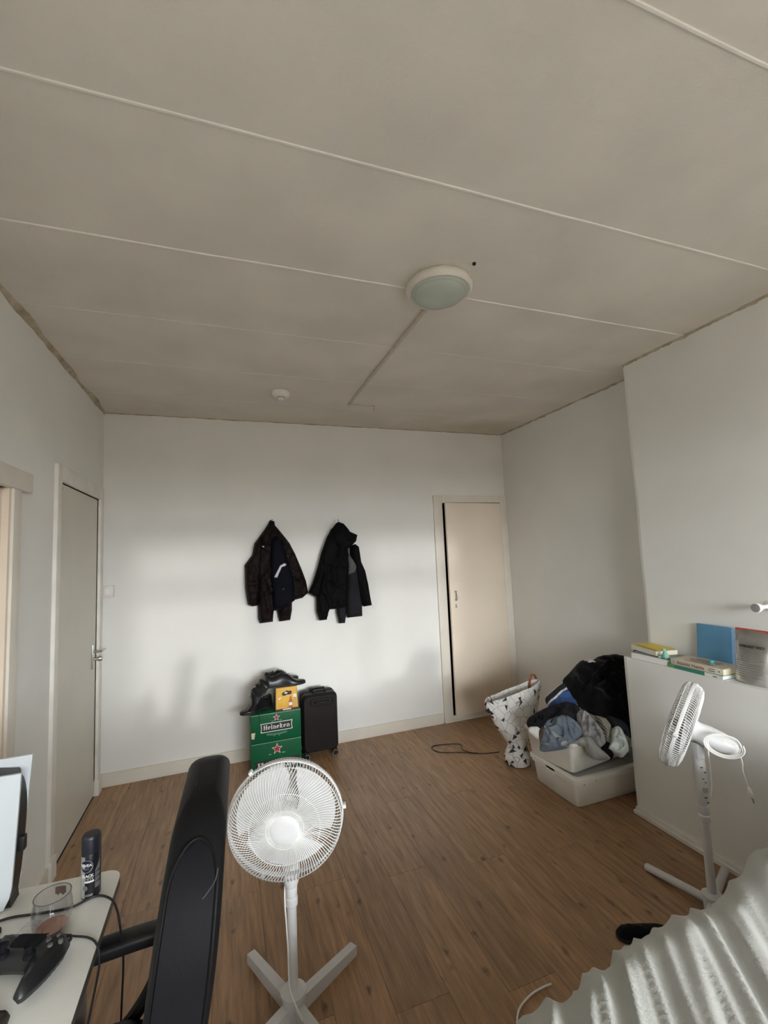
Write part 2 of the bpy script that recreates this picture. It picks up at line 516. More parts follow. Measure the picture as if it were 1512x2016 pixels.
    MB().box(CX0, CX1, -0.02, T, CZ1, CZ1 + .07, bev=.003).build('door_casing', MATS['trim_cream'], d)
    MB().box(CX1, W - .001, -0.02, T, 0, CZ1 + .07, bev=.003).build('door_casing', MATS['trim_cream'], d)
    MB().box(CX0, CX1, -0.018, T, 0, CZ0, bev=.003).box(CX0 - .088, W - .001, -.026, -.016, 0, .014).build('door_sill', MATS['trim_cream'], d)
    lf = bpy.data.objects.new('leaf_hinge', None)
    M = Matrix.Translation((CX1 - .004, -0.004, 0)) @ Matrix.Rotation(R(4.2), 4, 'Z')
    wd = CX1 - CX0 - .010
    leaf = MB().box(-wd, 0, -0.018, 0.004, CZ0 + .004, CZ1 - .006, M, bev=.002).build('door_leaf', MATS['door_cream'], d)
    hz = MB().tube([M @ Vector(p) for p in spline([(-wd + .05, -.018, 1.07), (-wd + .052, -.042, 1.075), (-wd + .056, -.046, 1.11), (-wd + .052, -.042, 1.145), (-wd + .05, -.018, 1.15)], 5)], .006)
    hz.build('door_pull', MATS['dull_metal'], leaf)
    MB().box(-wd + .046, -wd + .062, -.0205, -.017, 1.00, 1.035, M, bev=.002).build('key_plate', MATS['dull_metal'], leaf)

    # ---- door_3: second doorway on the left, its light door leaf shut
    d = thing('door_3', None, None); d['kind'] = 'structure'
    MB().box(-T, 0.022, EY1, EY1 + .075, 0, EZ + .005, bev=.003).build('door_casing', MATS['trim_cream'], d)
    MB().box(-T, 0.022, EY0 - .075, EY0, 0, EZ + .005, bev=.003).build('door_casing', MATS['trim_cream'], d)
    MB().box(-T, 0.03, EY0 - .12, EY1 + .165, EZ, EZ + .085, bev=.004).build('door_casing', MATS['trim_cream'], d)
    MB().box(-0.05, -0.012, EY0 + .004, EY1 - .02, 0.008, EZ - .006).build('door_leaf', MATS['door_cream'], d)
    MB().box(-0.05, 0.012, EY1 - .02, EY1, 0.0, EZ).build('door_stop', MATS['door_cream'], d)
room()

# ------------------------------------------------------------------ more materials
mat('duct_shaded', (0.58, 0.53, 0.45), 0.8, 0.15, 30)  # ceiling duct, its shade put into a darker base colour
mat('fan_white', (0.60, 0.60, 0.60), 0.38, 0.04, 30)
mat('fan_wire', (0.62, 0.62, 0.60), 0.45)
mat('cable_white', (0.78, 0.77, 0.74), 0.5)
mat('cable_black', (0.012, 0.012, 0.013), 0.5)
mat('lamp_rim', (0.68, 0.65, 0.58), 0.45, 0.06, 20)
mat('lamp_glass', (0.45, 0.50, 0.44), 0.35, 0.12, 7)
mat('detector_white', (0.80, 0.77, 0.72), 0.5)
mat('black_leather', (0.006, 0.006, 0.0065), 0.5, 0.0, 40, 0.12, 160, spec=0.13)
mat('black_leather_flat', (0.007, 0.007, 0.0085), 0.6, 0.0, 40, 0.1, 160, spec=0.10)
mat('black_plastic', (0.012, 0.012, 0.013), 0.35, spec=0.35)
mat('desk_white', (0.82, 0.82, 0.77), 0.4, 0.03, 30)
mat('desk_edge', (0.10, 0.085, 0.07), 0.5)
mat('console_white', (0.54, 0.575, 0.60), 0.35)
mat('puffer_brown', (0.009, 0.005, 0.0045), 0.6, 0.3, 10, 0.25, 30, spec=0.10)
mat('navy_cloth', (0.004, 0.0045, 0.008), 0.75, 0.2, 14, 0.2, 60, spec=0.08)
mat('black_cloth', (0.0045, 0.0045, 0.005), 0.75, 0.2, 14, 0.2, 60, spec=0.08)
mat('black_knit', (0.006, 0.006, 0.007), 0.85, 0.2, 20, 0.3, 80, sheen=0.1, spec=0.05)
mat('charcoal_cloth', (0.016, 0.016, 0.019), 0.8, 0.2, 16, 0.3, 80, spec=0.12)
mat('strap_white', (0.55, 0.55, 0.56), 0.6)
mat('lining_grey', (0.09, 0.092, 0.09), 0.8, 0.2, 60, spec=0.2)
mat('beer_green', (0.004, 0.100, 0.039), 0.45, 0.12, 12, spec=0.2)
mat('beer_green_side', (0.012, 0.10, 0.045), 0.5, 0.15, 12)
mat('print_red', (0.42, 0.012, 0.022), 0.5)
mat('print_white', (0.72, 0.74, 0.70), 0.5)
mat('print_black', (0.008, 0.010, 0.009), 0.5)
mat('print_pale_green', (0.30, 0.46, 0.34), 0.55)
mat('carton_gold', (0.62, 0.31, 0.025), 0.45, 0.0, 9, col2=(0.70, 0.42, 0.06))
mat('carton_brown', (0.052, 0.014, 0.010), 0.5, 0.3, 12)
mat('print_amber', (0.38, 0.10, 0.015), 0.4)
mat('shoe_black', (0.009, 0.009, 0.010), 0.32, 0.0, 20, 0.1, 80, spec=0.4)
mat('shoe_sole', (0.012, 0.011, 0.010), 0.6)
mat('suitcase_shell', (0.014, 0.011, 0.0095), 0.5, 0.15, 10, 0.15, 90, spec=0.15)
mat('suitcase_trim', (0.008, 0.008, 0.008), 0.45, spec=0.25)
mat('bin_plastic', (0.82, 0.80, 0.73), 0.45, 0.06, 9)
mat('lid_clear', (0.52, 0.53, 0.51), 0.25, trans=0.35)
mat('leather_tan', (0.36, 0.13, 0.065), 0.55, 0.2, 20)
mat('blue_grey_cloth', (0.13, 0.165, 0.21), 0.85, 0.0, 9, 0.4, 90, col2=(0.20, 0.235, 0.28), spec=0.15)
mat('light_grey_cloth', (0.36, 0.365, 0.38), 0.85, 0.15, 12, 0.4, 90)
mat('marl_grey', (0.24, 0.24, 0.245), 0.9, 0.0, 60, 0.4, 120, col2=(0.33, 0.33, 0.33))
mat('warm_grey_cloth', (0.30, 0.295, 0.28), 0.9, 0.15, 20, 0.4, 90)
mat('white_cloth', (0.72, 0.72, 0.72), 0.85, 0.05, 12, 0.3, 60)
mat('brown_cloth', (0.08, 0.045, 0.03), 0.85, 0.2, 20)
mat('pale_plastic_bag', (0.52, 0.58, 0.56), 0.25, 0.15, 30, 0.3, 40)
mat('duvet_grey', (0.43, 0.44, 0.415), 0.92, 0.05, 5, 0.35, 220, sheen=0.15)
mat('duvet_under', (0.45, 0.44, 0.42), 0.92, 0.05, 5, 0.35, 220)
mat('mattress', (0.60, 0.59, 0.56), 0.9)
mat('bed_frame', (0.03, 0.026, 0.022), 0.6)
mat('page_white', (0.78, 0.77, 0.74), 0.8, 0.05, 60, stretch=(1, 1, 30))
mat('page_cream', (0.68, 0.60, 0.44), 0.8, 0.05, 60, stretch=(1, 1, 30))
mat('cover_yellow', (0.72, 0.52, 0.03), 0.45, 0.0, 40, col2=(0.75, 0.60, 0.10))
mat('cover_teal', (0.10, 0.17, 0.165), 0.35, 0.0, 14, col2=(0.24, 0.29, 0.27))
mat('cover_cream', (0.60, 0.54, 0.44), 0.5, 0.08, 30)
mat('cover_green', (0.035, 0.22, 0.16), 0.45)
mat('cover_lime', (0.10, 0.32, 0.07), 0.45)
mat('print_rust', (0.19, 0.075, 0.035), 0.5)
mat('print_dark', (0.03, 0.03, 0.03), 0.6)
mat('canvas_blue', (0.11, 0.30, 0.50), 0.6, 0.08, 20, 0.2, 200)
mat('canvas_edge', (0.10, 0.20, 0.36), 0.7)
mat('figurine_mint', (0.20, 0.42, 0.33), 0.5)
mat('ball_teal', (0.03, 0.36, 0.33), 0.3)
mat('foil_silver', (0.50, 0.49, 0.46), 0.32, 0.25, 9, 0.25, 18, metal=0.85)
mat('foil_red', (0.50, 0.06, 0.035), 0.4)
mat('pouch_white', (0.74, 0.75, 0.76), 0.35)
mat('can_black', (0.010, 0.010, 0.013), 0.3)
mat('can_cap', (0.011, 0.014, 0.023), 0.4)
mat('can_grey', (0.20, 0.215, 0.22), 0.4, metal=0.4)
mat('can_silver', (0.62, 0.63, 0.64), 0.3, metal=0.7)
mat('logo_navy', (0.008, 0.011, 0.030), 0.35)
mat('drink_rose', (0.46, 0.24, 0.18), 0.25)
mat('packet_dark', (0.035, 0.028, 0.022), 0.5)
mat('packet_gold', (0.50, 0.33, 0.10), 0.4)
mat('knob_face', (0.27, 0.25, 0.25), 0.5)

def glass_mat():
    m = bpy.data.materials.new('clear_glass'); m.use_nodes = True
    nt = m.node_tree; nt.nodes.clear()
    o = nt.nodes.new('ShaderNodeOutputMaterial')
    g = nt.nodes.new('ShaderNodeBsdfGlossy'); g.inputs['Roughness'].default_value = 0.03
    t = nt.nodes.new('ShaderNodeBsdfTransparent'); t.inputs['Color'].default_value = (0.95, 0.95, 0.96, 1)
    f0 = nt.nodes.new('ShaderNodeLayerWeight'); f0.inputs['Blend'].default_value = 0.25
    f = nt.nodes.new('ShaderNodeMapRange'); f.inputs['From Max'].default_value = 1.0; f.inputs['To Min'].default_value = 0.03; f.inputs['To Max'].default_value = 0.42
    nt.links.new(f0.outputs['Facing'], f.inputs['Value'])
    x = nt.nodes.new('ShaderNodeMixShader')
    nt.links.new(f.outputs[0], x.inputs[0]); nt.links.new(t.outputs[0], x.inputs[1]); nt.links.new(g.outputs[0], x.inputs[2])
    nt.links.new(x.outputs[0], o.inputs[0])
    MATS['clear_glass'] = m
glass_mat()

def stripe_mat(name, cols, scale, axis=(1, 0, 0), rough=0.85):
    """cloth woven in stripes along one axis of the cloth"""
    m = bpy.data.materials.new(name); m.use_nodes = True
    nt = m.node_tree; b = nt.nodes['Principled BSDF']; L = nt.links.new
    tc = nt.nodes.new('ShaderNodeTexCoord')
    dt = nt.nodes.new('ShaderNodeVectorMath'); dt.operation = 'DOT_PRODUCT'; dt.inputs[1].default_value = axis
    L(tc.outputs['Object'], dt.inputs[0])
    ml = nt.nodes.new('ShaderNodeMath'); ml.operation = 'MULTIPLY'; ml.inputs[1].default_value = scale
    L(dt.outputs['Value'], ml.inputs[0])
    fr = nt.nodes.new('ShaderNodeMath'); fr.operation = 'FRACT'; L(ml.outputs[0], fr.inputs[0])
    rp = nt.nodes.new('ShaderNodeValToRGB'); rp.color_ramp.interpolation = 'CONSTANT'
    el = rp.color_ramp.elements
    while len(el) < len(cols): el.new(0.5)
    for i, (p, c) in enumerate(cols): el[i].position = p; el[i].color = (*c, 1)
    L(fr.outputs[0], rp.inputs[0]); L(rp.outputs[0], b.inputs['Base Color'])
    b.inputs['Roughness'].default_value = rough
    MATS[name] = m
stripe_mat('jersey_stripe', [(0.0, (0.03, 0.07, 0.20)), (0.36, (0.62, 0.63, 0.66)), (0.44, (0.012, 0.012, 0.016)), (0.66, (0.62, 0.63, 0.66)), (0.74, (0.035, 0.085, 0.24))], 6.3, (0.64, -0.77, 0.0))
stripe_mat('pinstripe', [(0.0, (0.36, 0.33, 0.27)), (0.5, (0.10, 0.09, 0.08))], 95, (0.75, 0.66, 0.0))

def basket_mat():
    m = bpy.data.materials.new('basket_print'); m.use_nodes = True
    nt = m.node_tree; b = nt.nodes['Principled BSDF']; L = nt.links.new
    tc = nt.nodes.new('ShaderNodeTexCoord')
    vo = nt.nodes.new('ShaderNodeTexVoronoi'); vo.feature = 'DISTANCE_TO_EDGE'; vo.inputs['Scale'].default_value = 17
    L(tc.outputs['Object'], vo.inputs['Vector'])
    rp = nt.nodes.new('ShaderNodeValToRGB'); e = rp.color_ramp.elements
    e[0].position = 0.012; e[0].color = (0.33, 0.33, 0.33, 1); e[1].position = 0.03; e[1].color = (0.75, 0.745, 0.72, 1)
    L(vo.outputs['Distance'], rp.inputs[0]); L(rp.outputs[0], b.inputs['Base Color'])
    b.inputs['Roughness'].default_value = 0.9
    MATS['basket_print'] = m
basket_mat()

# ------------------------------------------------------------------ shape makers
def seg_dist(px, py, ax, ay, bx, by):
    dx, dy = bx - ax, by - ay
    l = dx * dx + dy * dy
    t = 0 if l == 0 else max(0, min(1, ((px - ax) * dx + (py - ay) * dy) / l))
    return math.hypot(px - ax - t * dx, py - ay - t * dy)

def inside(px, py, P):
    c = False; n = len(P)
    for i in range(n):
        x1, y1 = P[i]; x2, y2 = P[i - 1]
        if (y1 > py) != (y2 > py) and px < (x2 - x1) * (py - y1) / (y2 - y1) + x1: c = not c
    return c

def smooth_outline(out, n=3):
    return [(p.x, p.y) for p in spline([(x, y, 0) for x, y in out], n, True)]

def garment(out, t, step=0.012, rnd=0.03, back=0.004, fold=0.0, ffreq=18, fdir=0.0, seed=0, quilt=0.0, qfreq=60, crumple=0.0, cfreq=14, base=0.0, back_round=False, sharp=False):
    """padded piece of cloth from a flat outline (u right, v up); +w is out of the cloth. Front bulges and is folded, back is flat"""
    P = list(out) if sharp else smooth_outline(out)
    Q = []
    for i in range(len(P)):
        a, b = P[i], P[(i + 1) % len(P)]
        k = max(1, int(math.hypot(b[0] - a[0], b[1] - a[1]) / step))
        for j in range(k): Q.append((a[0] + (b[0] - a[0]) * j / k, a[1] + (b[1] - a[1]) * j / k))
    pts = list(Q); nb = len(Q)
    xs = [p[0] for p in Q]; ys = [p[1] for p in Q]
    y = min(ys); row = 0
    while y < max(ys):
        x = min(xs) + (step / 2 if row % 2 else 0)
        while x < max(xs):
            if inside(x, y, Q) and min(seg_dist(x, y, *Q[i - 1], *Q[i]) for i in range(nb)) > step * 0.6: pts.append((x, y))
            x += step
        y += step * 0.87; row += 1
    res = delaunay_2d_cdt([Vector(p) for p in pts], [], [list(range(nb))], 1, 1e-6)
    vs2, fs = res[0], res[2]
    ca, sa = math.cos(fdir), math.sin(fdir)
    front = []; backv = []
    for v in vs2:
        d = min(seg_dist(v.x, v.y, *Q[i - 1], *Q[i]) for i in range(nb))
        q = min(d / rnd, 1.0)
        h = t * math.sqrt(max(0, 1 - (1 - q) ** 2))
        if fold:
            s = v.x * ca + v.y * sa
            wob = noise.noise(Vector((v.x * 5 + seed, v.y * 5, seed))) * 1.6
            w = abs(math.sin(s * ffreq + wob * 2.2 + seed))
            h += q * fold * (1 - w) * (0.5 + noise.noise(Vector((v.x * 7, v.y * 7, seed + 3))))
        if crumple:
            pa, pb = v.x * ca + v.y * sa, -v.x * sa + v.y * ca
            w1 = noise.noise(Vector((v.x * cfreq * .35, v.y * cfreq * .35, seed * 2.3)))
            w2 = noise.noise(Vector((v.x * cfreq * .35 + 9, v.y * cfreq * .35, seed * 1.1)))
            r1 = noise.noise(Vector((pa * cfreq * 1.0 + w1 * 1.6, pb * cfreq * .28 + w2, seed * 1.7)))
            r2 = noise.noise(Vector((pa * cfreq * .35 + w2 * 1.4 + 5, pb * cfreq * .85 + w1 * 1.8, seed * .7)))
            r3 = noise.noise(Vector((pa * cfreq * 1.7 + w2 * 2 + 2, pb * cfreq * .9, seed * 3.1)))
            k1, k2, k3 = (max(0.0, 1 - abs(r_) * 4.2) for r_ in (r1, r2, r3))
            h += q * crumple * (1.25 * k1 + .95 * k2 + .35 * k3 - .55)
        if quilt:
            h -= q * quilt * (1 - abs(math.sin(v.y * qfreq + noise.noise(Vector((v.x * 9, v.y * 4, seed))) * .7))) ** 3
        front.append((v.x, v.y, h + base))
        backv.append((v.x, v.y, base - back * (math.sqrt(max(0, 1 - (1 - q) ** 2)) if back_round else (1 if d > 1e-4 else 0))))
    n = len(vs2)
    F = []
    for f in fs:
        f = list(f)
        a = sum(vs2[f[i]].x * vs2[f[(i + 1) % len(f)]].y - vs2[f[(i + 1) % len(f)]].x * vs2[f[i]].y for i in range(len(f)))
        if a < 0: f = f[::-1]
        F.append(tuple(f)); F.append(tuple(i + n for i in f[::-1]))
    # rim
    edges = {}
    for f in F[::2]:
        for i in range(len(f)):
            e = (f[i], f[(i + 1) % len(f)])
            edges[e] = 1
    for (a, b) in list(edges):
        if (b, a) not in edges: F.append((b, a, a + n, b + n))
    return front + backv, F

def plane_matrix(P0, n, up=(0, 0, 1)):
    n = Vector(n).normalized(); u = Vector(up).cross(n).normalized(); v = n.cross(u)
    m = Matrix((u, v, n)).transposed().to_4x4(); m.translation = Vector(P0)
    return m

def text_mesh(txt, size, depth=0.0004, bold=0.0, M=None, bend=None):
    cu = bpy.data.curves.new('t', 'FONT')
    cu.body = txt; cu.size = size; cu.extrude = depth; cu.offset = bold; cu.align_x = 'CENTER'; cu.align_y = 'CENTER'; cu.resolution_u = 3
    o = bpy.data.objects.new('t', cu); COL.objects.link(o)
    dg = bpy.context.evaluated_depsgraph_get(); dg.update()
    me = bpy.data.meshes.new_from_object(o.evaluated_get(dg))
    vs = [v.co.copy() for v in me.vertices]; fs = [list(p.vertices) for p in me.polygons]
    bpy.data.objects.remove(o); bpy.data.curves.remove(cu); bpy.data.meshes.remove(me)
    if bend: vs = [bend(v) for v in vs]
    return MB().add(vs, fs, False, 0, M)

# slab-serif lettering drawn with strokes (for the beer boxes)
def slab_word(word, h, M, depth=0.0006):
    mb = MB(); x = 0.0
    st = 0.23 * h; xh = 0.70 * h; se = 0.07 * h; sw = 0.13 * h
    def bar(x0, x1, y0, y1): mb.prism([(x0, y0), (x1, y0), (x1, y1), (x0, y1)], 0, depth, M)
    def arch(cx, cy, r0, r1, a0, a1, sx=1.0, sy=1.0, rot=0.0):
        n = 14; o = []
        for k in range(n + 1):
            a = R(a0 + (a1 - a0) * k / n); o.append((math.cos(a) * r1[0], math.sin(a) * r1[1]))
        for k in range(n, -1, -1):
            a = R(a0 + (a1 - a0) * k / n); o.append((math.cos(a) * r0[0], math.sin(a) * r0[1]))
        c, s = math.cos(R(rot)), math.sin(R(rot))
        o = [(cx + p[0] * c - p[1] * s, cy + p[0] * s + p[1] * c) for p in o]
        for k in range(n):
            mb.prism([o[k], o[k + 1], o[2 * n + 1 - k - 1], o[2 * n + 1 - k]], 0, depth, M)
    def serif(cx, y, top): bar(cx - st / 2 - sw * .7, cx + st / 2 + sw * .7, y - (se if top else 0), y + (0 if top else se))
    for ch in word:
        if ch == 'H':
            a, b = x + sw + st / 2, x + sw + st / 2 + 0.50 * h
            for c in (a, b): bar(c - st / 2, c + st / 2, 0, h); serif(c, h, True); serif(c, 0, False)
            bar(a, b, h * .43, h * .56); x = b + st / 2 + sw * 1.1
        elif ch == 'e':
            rx, ry = 0.29 * h, xh / 2 + 0.01 * h
            arch(x + rx, xh / 2, (rx - st * .86, ry - st * .55), (rx, ry), 18, 325, rot=-14)
            c, s = math.cos(R(12)), math.sin(R(12))
            pts = [(-rx * .9, -.055 * h), (rx * .93, -.055 * h), (rx * .93, .06 * h), (-rx * .9, .06 * h)]
            mb.prism([(x + rx + p[0] * c - p[1] * s, xh * .52 + p[0] * s + p[1] * c) for p in pts], 0, depth, M)
            x += 2 * rx + 0.09 * h
        elif ch == 'i':
            c = x + sw * .6 + st / 2; bar(c - st / 2, c + st / 2, 0, xh); bar(c - st / 2 - sw * .6, c, xh - se, xh); serif(c, 0, False)
            arch(c, h * .92, (0.0, 0.0), (st * .55, st * .55), 0, 360); x = c + st / 2 + sw
        elif ch == 'n':
            c = x + sw * .6 + st / 2; bar(c - st / 2, c + st / 2, 0, xh); bar(c - st / 2 - sw * .6, c, xh - se, xh); serif(c, 0, False)
            d = c + 0.40 * h; bar(d - st / 2, d + st / 2, 0, xh * .62); serif(d, 0, False)
            m_ = (c + d) / 2; rw = (d - c) / 2
            arch(m_, xh * .60, (rw - st / 2, xh * .40 - st * .55), (rw + st / 2, xh * .40), 0, 180); x = d + st / 2 + sw * .9
        elif ch == 'k':
            c = x + sw * .6 + st / 2; bar(c - st / 2, c + st / 2, 0, h); bar(c - st / 2 - sw * .6, c, h - se, h); serif(c, 0, False)
            mb.prism([(c + st * .4, xh * .34), (c + .46 * h, xh - se), (c + .26 * h, xh - se), (c + st * .4, xh * .62)], 0, depth, M)
            mb.prism([(c + st * .7, xh * .55), (c + .52 * h, 0), (c + .24 * h, 0), (c + st * .3, xh * .42)], 0, depth, M)
            bar(c + .18 * h, c + .52 * h, xh - se, xh); bar(c + .2 * h, c + .60 * h, 0, se); x = c + .56 * h + sw * .5
    return mb, x

def word_width(word, h): return slab_word(word, h, None)[1]

def star(r, ri=0.42):
    return [(math.cos(R(90 + 36 * k)) * (r if k % 2 == 0 else r * ri), math.sin(R(90 + 36 * k)) * (r if k % 2 == 0 else r * ri)) for k in range(10)]

# ------------------------------------------------------------------ ceiling fittings
def ceiling_things():
    c = thing('ceiling_lamp', 'round flush ceiling lamp with cream rim and pale green glass', 'lamp', (1.697, -2.132, H))
    MB().lathe([(0.125, 0), (0.135, -.006), (0.14, -.02), (0.139, -.034), (0.130, -.043), (0.119, -.040), (.117, -.03)], 48, cap=False).build('rim', MATS['lamp_rim'], c)
    MB().lathe([(0.12, -.030), (0.119, -.040), (0.112, -.047), (.108, -.0475), (.104, -.053), (0.088, -.064), (0.06, -.074), (0.03, -.079), (0, -.080)], 48).build('glass_shade', MATS['lamp_glass'], c)
    s = thing('smoke_detector', 'small white round smoke detector on the ceiling near the back wall', 'detector', (1.204, -0.711, H))
    MB().lathe([(0.060, 0), (0.062, -.010), (0.058, -.026), (.046, -.036), (.03, -.038)], 28).build('body', MATS['detector_white'], s)
    MB().lathe([(.022, -.037), (.023, -.052), (.018, -.058), (0, -.060)], 20).build('sensor_cap', MATS['detector_white'], s)
    MB().tube([(.026 * math.cos(a * PI / 12), .026 * math.sin(a * PI / 12), -.0395) for a in range(24)], .003, 6, closed=True).build('slot_ring', MATS['grey_disc'], s)
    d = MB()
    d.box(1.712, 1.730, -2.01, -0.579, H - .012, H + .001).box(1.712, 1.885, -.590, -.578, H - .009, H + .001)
    tag(d.build('cable_duct', MATS['duct_shaded']), 'thin painted cable duct across the ceiling from the lamp', 'cable duct')
    w = MB().tube(spline([(1.885, -.585, H - .003), (1.90, -.588, H - .008), (1.913, -.60, H - .014), (1.908, -.615, H - .03), (1.90, -.62, H - .045), (1.897, -.622, H - .06)], 6), .0022, 6)
    w.tube(spline([(1.913, -.60, H - .014), (1.918, -.585, H - .006), (1.916, -.575, H - .001)], 5), .0022, 6)
    tag(w.build('loose_wire', MATS['dull_metal']), 'short loose wire end hanging from the ceiling duct', 'wire')
    h = MB().lathe([(.007, 0), (.007, -.006), (.004, -.009), (0, -.009)], 12, Matrix.Translation((1.77, -2.297, H)))
    tag(h.build('ceiling_plug', MATS['dark_void']), 'small dark screw plug in the ceiling beside the lamp', 'plug')
    sw = thing('light_switch', 'white surface mounted light switch in the corner beside the grey door', 'switch', (0.043, 0, 1.335))
    MB().box(-.036, .036, -.034, 0, -.042, .042, bev=.005).build('switch_box', MATS['trim_white'], sw)
    MB().box(-.020, .020, -.040, -.032, -.024, .024, bev=.003).build('rocker', MATS['white_plastic'], sw)
ceiling_things()

# ------------------------------------------------------------------ coats on hooks
CO = plane_matrix((1.2, -.05, 1.4), (0, -1, 0))
def hook(x, z, which):
    t = thing('coat_hook', 'small metal coat hook holding up the ' + which, 'hook', (x, 0, z), group='coat hooks on the back wall')
    MB().box(-.008, .008, -.004, 0, -.02, .02, bev=.0015).build('hook_plate', MATS['dull_metal'], t)
    MB().tube(spline([(0, -.003, -.008), (0, -.03, -.012), (0, -.052, -.004), (0, -.060, .018)], 5), .0042).build('hook_arm', MATS['dull_metal'], t)

def piece(name, m, par, out, t, off, **kw):
    kw.setdefault('sharp', True)
    vs, fs = garment(out, t, **kw)
    return MB().add(vs, fs, True, 0, Matrix.Translation((0, 0, 0)) @ CO @ Matrix.Translation((0, 0, off))).build(name, MATS[m], par, autosm=False)

def coats():
    hook(1.195, 1.815, 'brown black puffer coat'); hook(1.737, 1.805, 'hooded black raincoat')
    p = thing('puffer_coat', 'brownish black quilted puffer coat hanging on the left hook', 'coat')
    piece('coat_body', 'puffer_brown', p, [(-0.024, 0.427), (0.012, 0.417), (0.017, 0.38), (0.059, 0.328), (0.112, 0.234), (0.13, 0.049), (0.14, -0.134), (0.136, -0.297), (0.12, -0.377), (0.035, -0.381), (0.02, -0.292), (-0.007, -0.294), (-0.016, -0.378), (-0.113, -0.382), (-0.126, -0.346), (-0.128, -0.116), (-0.132, 0.062), (-0.12, 0.224), (-0.093, 0.314), (-0.043, 0.386)], 0.06, 0.0, rnd=.035, fold=.03, ffreq=22, seed=1, quilt=.009, qfreq=38, crumple=.012, cfreq=16, back=.03)
    piece('sleeve', 'puffer_brown', p, [(-0.093, 0.314), (-0.077, 0.222), (-0.097, 0.061), (-0.109, -0.118), (-0.128, -0.24), (-0.167, -0.246), (-0.203, -0.23), (-0.22, -0.11), (-0.222, 0.076), (-0.165, 0.153), (-0.146, 0.243)], 0.06, 0.012, rnd=.035, fold=.012, ffreq=30, fdir=.3, seed=2, quilt=.007, crumple=.012, cfreq=16, qfreq=45, back=.035)
    piece('sleeve', 'puffer_brown', p, [(0.017, 0.38), (0.059, 0.328), (0.126, 0.238), (0.169, 0.149), (0.217, 0.026), (0.252, -0.077), (0.266, -0.17), (0.22, -0.208), (0.151, -0.221), (0.102, -0.204), (0.088, -0.04), (0.055, 0.144), (0.014, 0.302)], 0.055, 0.014, rnd=.035, fold=.015, ffreq=24, fdir=-.4, seed=3, quilt=.007, crumple=.012, cfreq=16, qfreq=45, back=.035)
    tg = piece('collar_tag', 'strap_white', p, [(-.094, .216), (-.082, .206), (-.076, .213), (-.09, .222)], .003, .082, rnd=.004, step=.006)
    n = thing('jacket', 'navy black jacket with white strap hanging over the puffer coat', 'jacket')
    b = piece('jacket_body', 'navy_cloth', n, [(-0.035, 0.094), (-.02, .25), (0.02, 0.30), (.06, .24), (0.108, 0.087), (0.142, -0.043), (0.149, -0.217), (0.101, -0.249), (0.029, -0.284), (-0.015, -0.267), (-0.026, -0.123), (-0.033, -0.015)], 0.045, 0.075, rnd=.04, fold=.014, ffreq=28, seed=4, back=.01)
    piece('strap', 'strap_white', n, [(-0.011, -0.025), (0.013, 0.019), (0.036, 0.063), (0.068, 0.078), (0.085, 0.07), (0.076, 0.056), (0.049, 0.049), (0.026, -0.0), (0.012, -0.031)], .008, .122, rnd=.01, step=.008)
    piece('logo', 'lining_grey', n, [(.048, -.127), (.055, -.116), (.068, -.113), (.060, -.121), (.066, -.129), (.056, -.125)], .002, .121, rnd=.004, step=.005)
    r = thing('raincoat', 'black hooded raincoat hanging on the right hook', 'coat')
    piece('coat_body', 'black_cloth', r, [(0.474, 0.346), (0.532, 0.316), (0.607, 0.198), (0.614, 0.121), (0.599, -0.032), (0.581, -0.258), (0.569, -0.314), (0.5, -0.318), (0.433, -0.317), (0.411, -0.398), (0.35, -0.399), (0.329, -0.322), (0.33, -0.212), (0.346, -0.055), (0.38, 0.131), (0.432, 0.271)], 0.055, 0.02, rnd=.03, fold=.05, ffreq=24, seed=6, crumple=.014, cfreq=14, back=.03)
    piece('sleeve', 'black_cloth', r, [(0.463, 0.318), (0.47, 0.222), (0.426, 0.072), (0.393, -0.058), (0.371, -0.178), (0.33, -0.21), (0.266, -0.17), (0.302, -0.099), (0.349, 0.038), (0.381, 0.149), (0.433, 0.28)], 0.045, 0.03, rnd=.04, fold=.02, ffreq=34, fdir=-.35, seed=7, crumple=.012, cfreq=16, back=.03)
    piece('sleeve', 'black_cloth', r, [(0.627, 0.197), (0.677, 0.21), (0.707, 0.185), (0.722, 0.058), (0.755, -0.021), (0.776, -0.129), (0.791, -0.245), (0.802, -0.312), (0.728, -0.317), (0.689, -0.267), (0.667, -0.074), (0.661, 0.032), (0.629, 0.12)], 0.045, 0.02, rnd=.04, fold=.02, ffreq=34, fdir=.3, seed=8, crumple=.012, cfreq=16, back=.03)
    hd = piece('hood', 'black_cloth', r, [(0.509, 0.389), (0.534, 0.398), (0.573, 0.383), (0.607, 0.343), (0.626, 0.314), (0.688, 0.285), (0.676, 0.233), (0.626, 0.188), (0.565, 0.152), (0.507, 0.163), (0.479, 0.222), (0.462, 0.289), (0.474, 0.346)], 0.055, 0.05, rnd=.05, fold=.022, ffreq=28, fdir=.9, seed=9, crumple=.014, cfreq=16, back=.03)
    MB().tube(spline([CO @ Vector(p) for p in [(.800, -.31, .045), (.803, -.325, .045), (.798, -.338, .045)]], 4), .0016, 6).build('drawstring', MATS['strap_white'], r)
    u = thing('fleece_jacket', 'charcoal jacket with grey lining hanging under the raincoat', 'jacket')
    piece('jacket_body', 'charcoal_cloth', u, [(0.604, 0.06), (0.68, 0.05), (0.707, -0.076), (0.72, -0.269), (0.719, -0.397), (0.59, -0.4), (0.579, -0.352), (0.585, -0.164)], 0.045, 0.004, rnd=.04, fold=.018, ffreq=30, seed=11, back=.02)
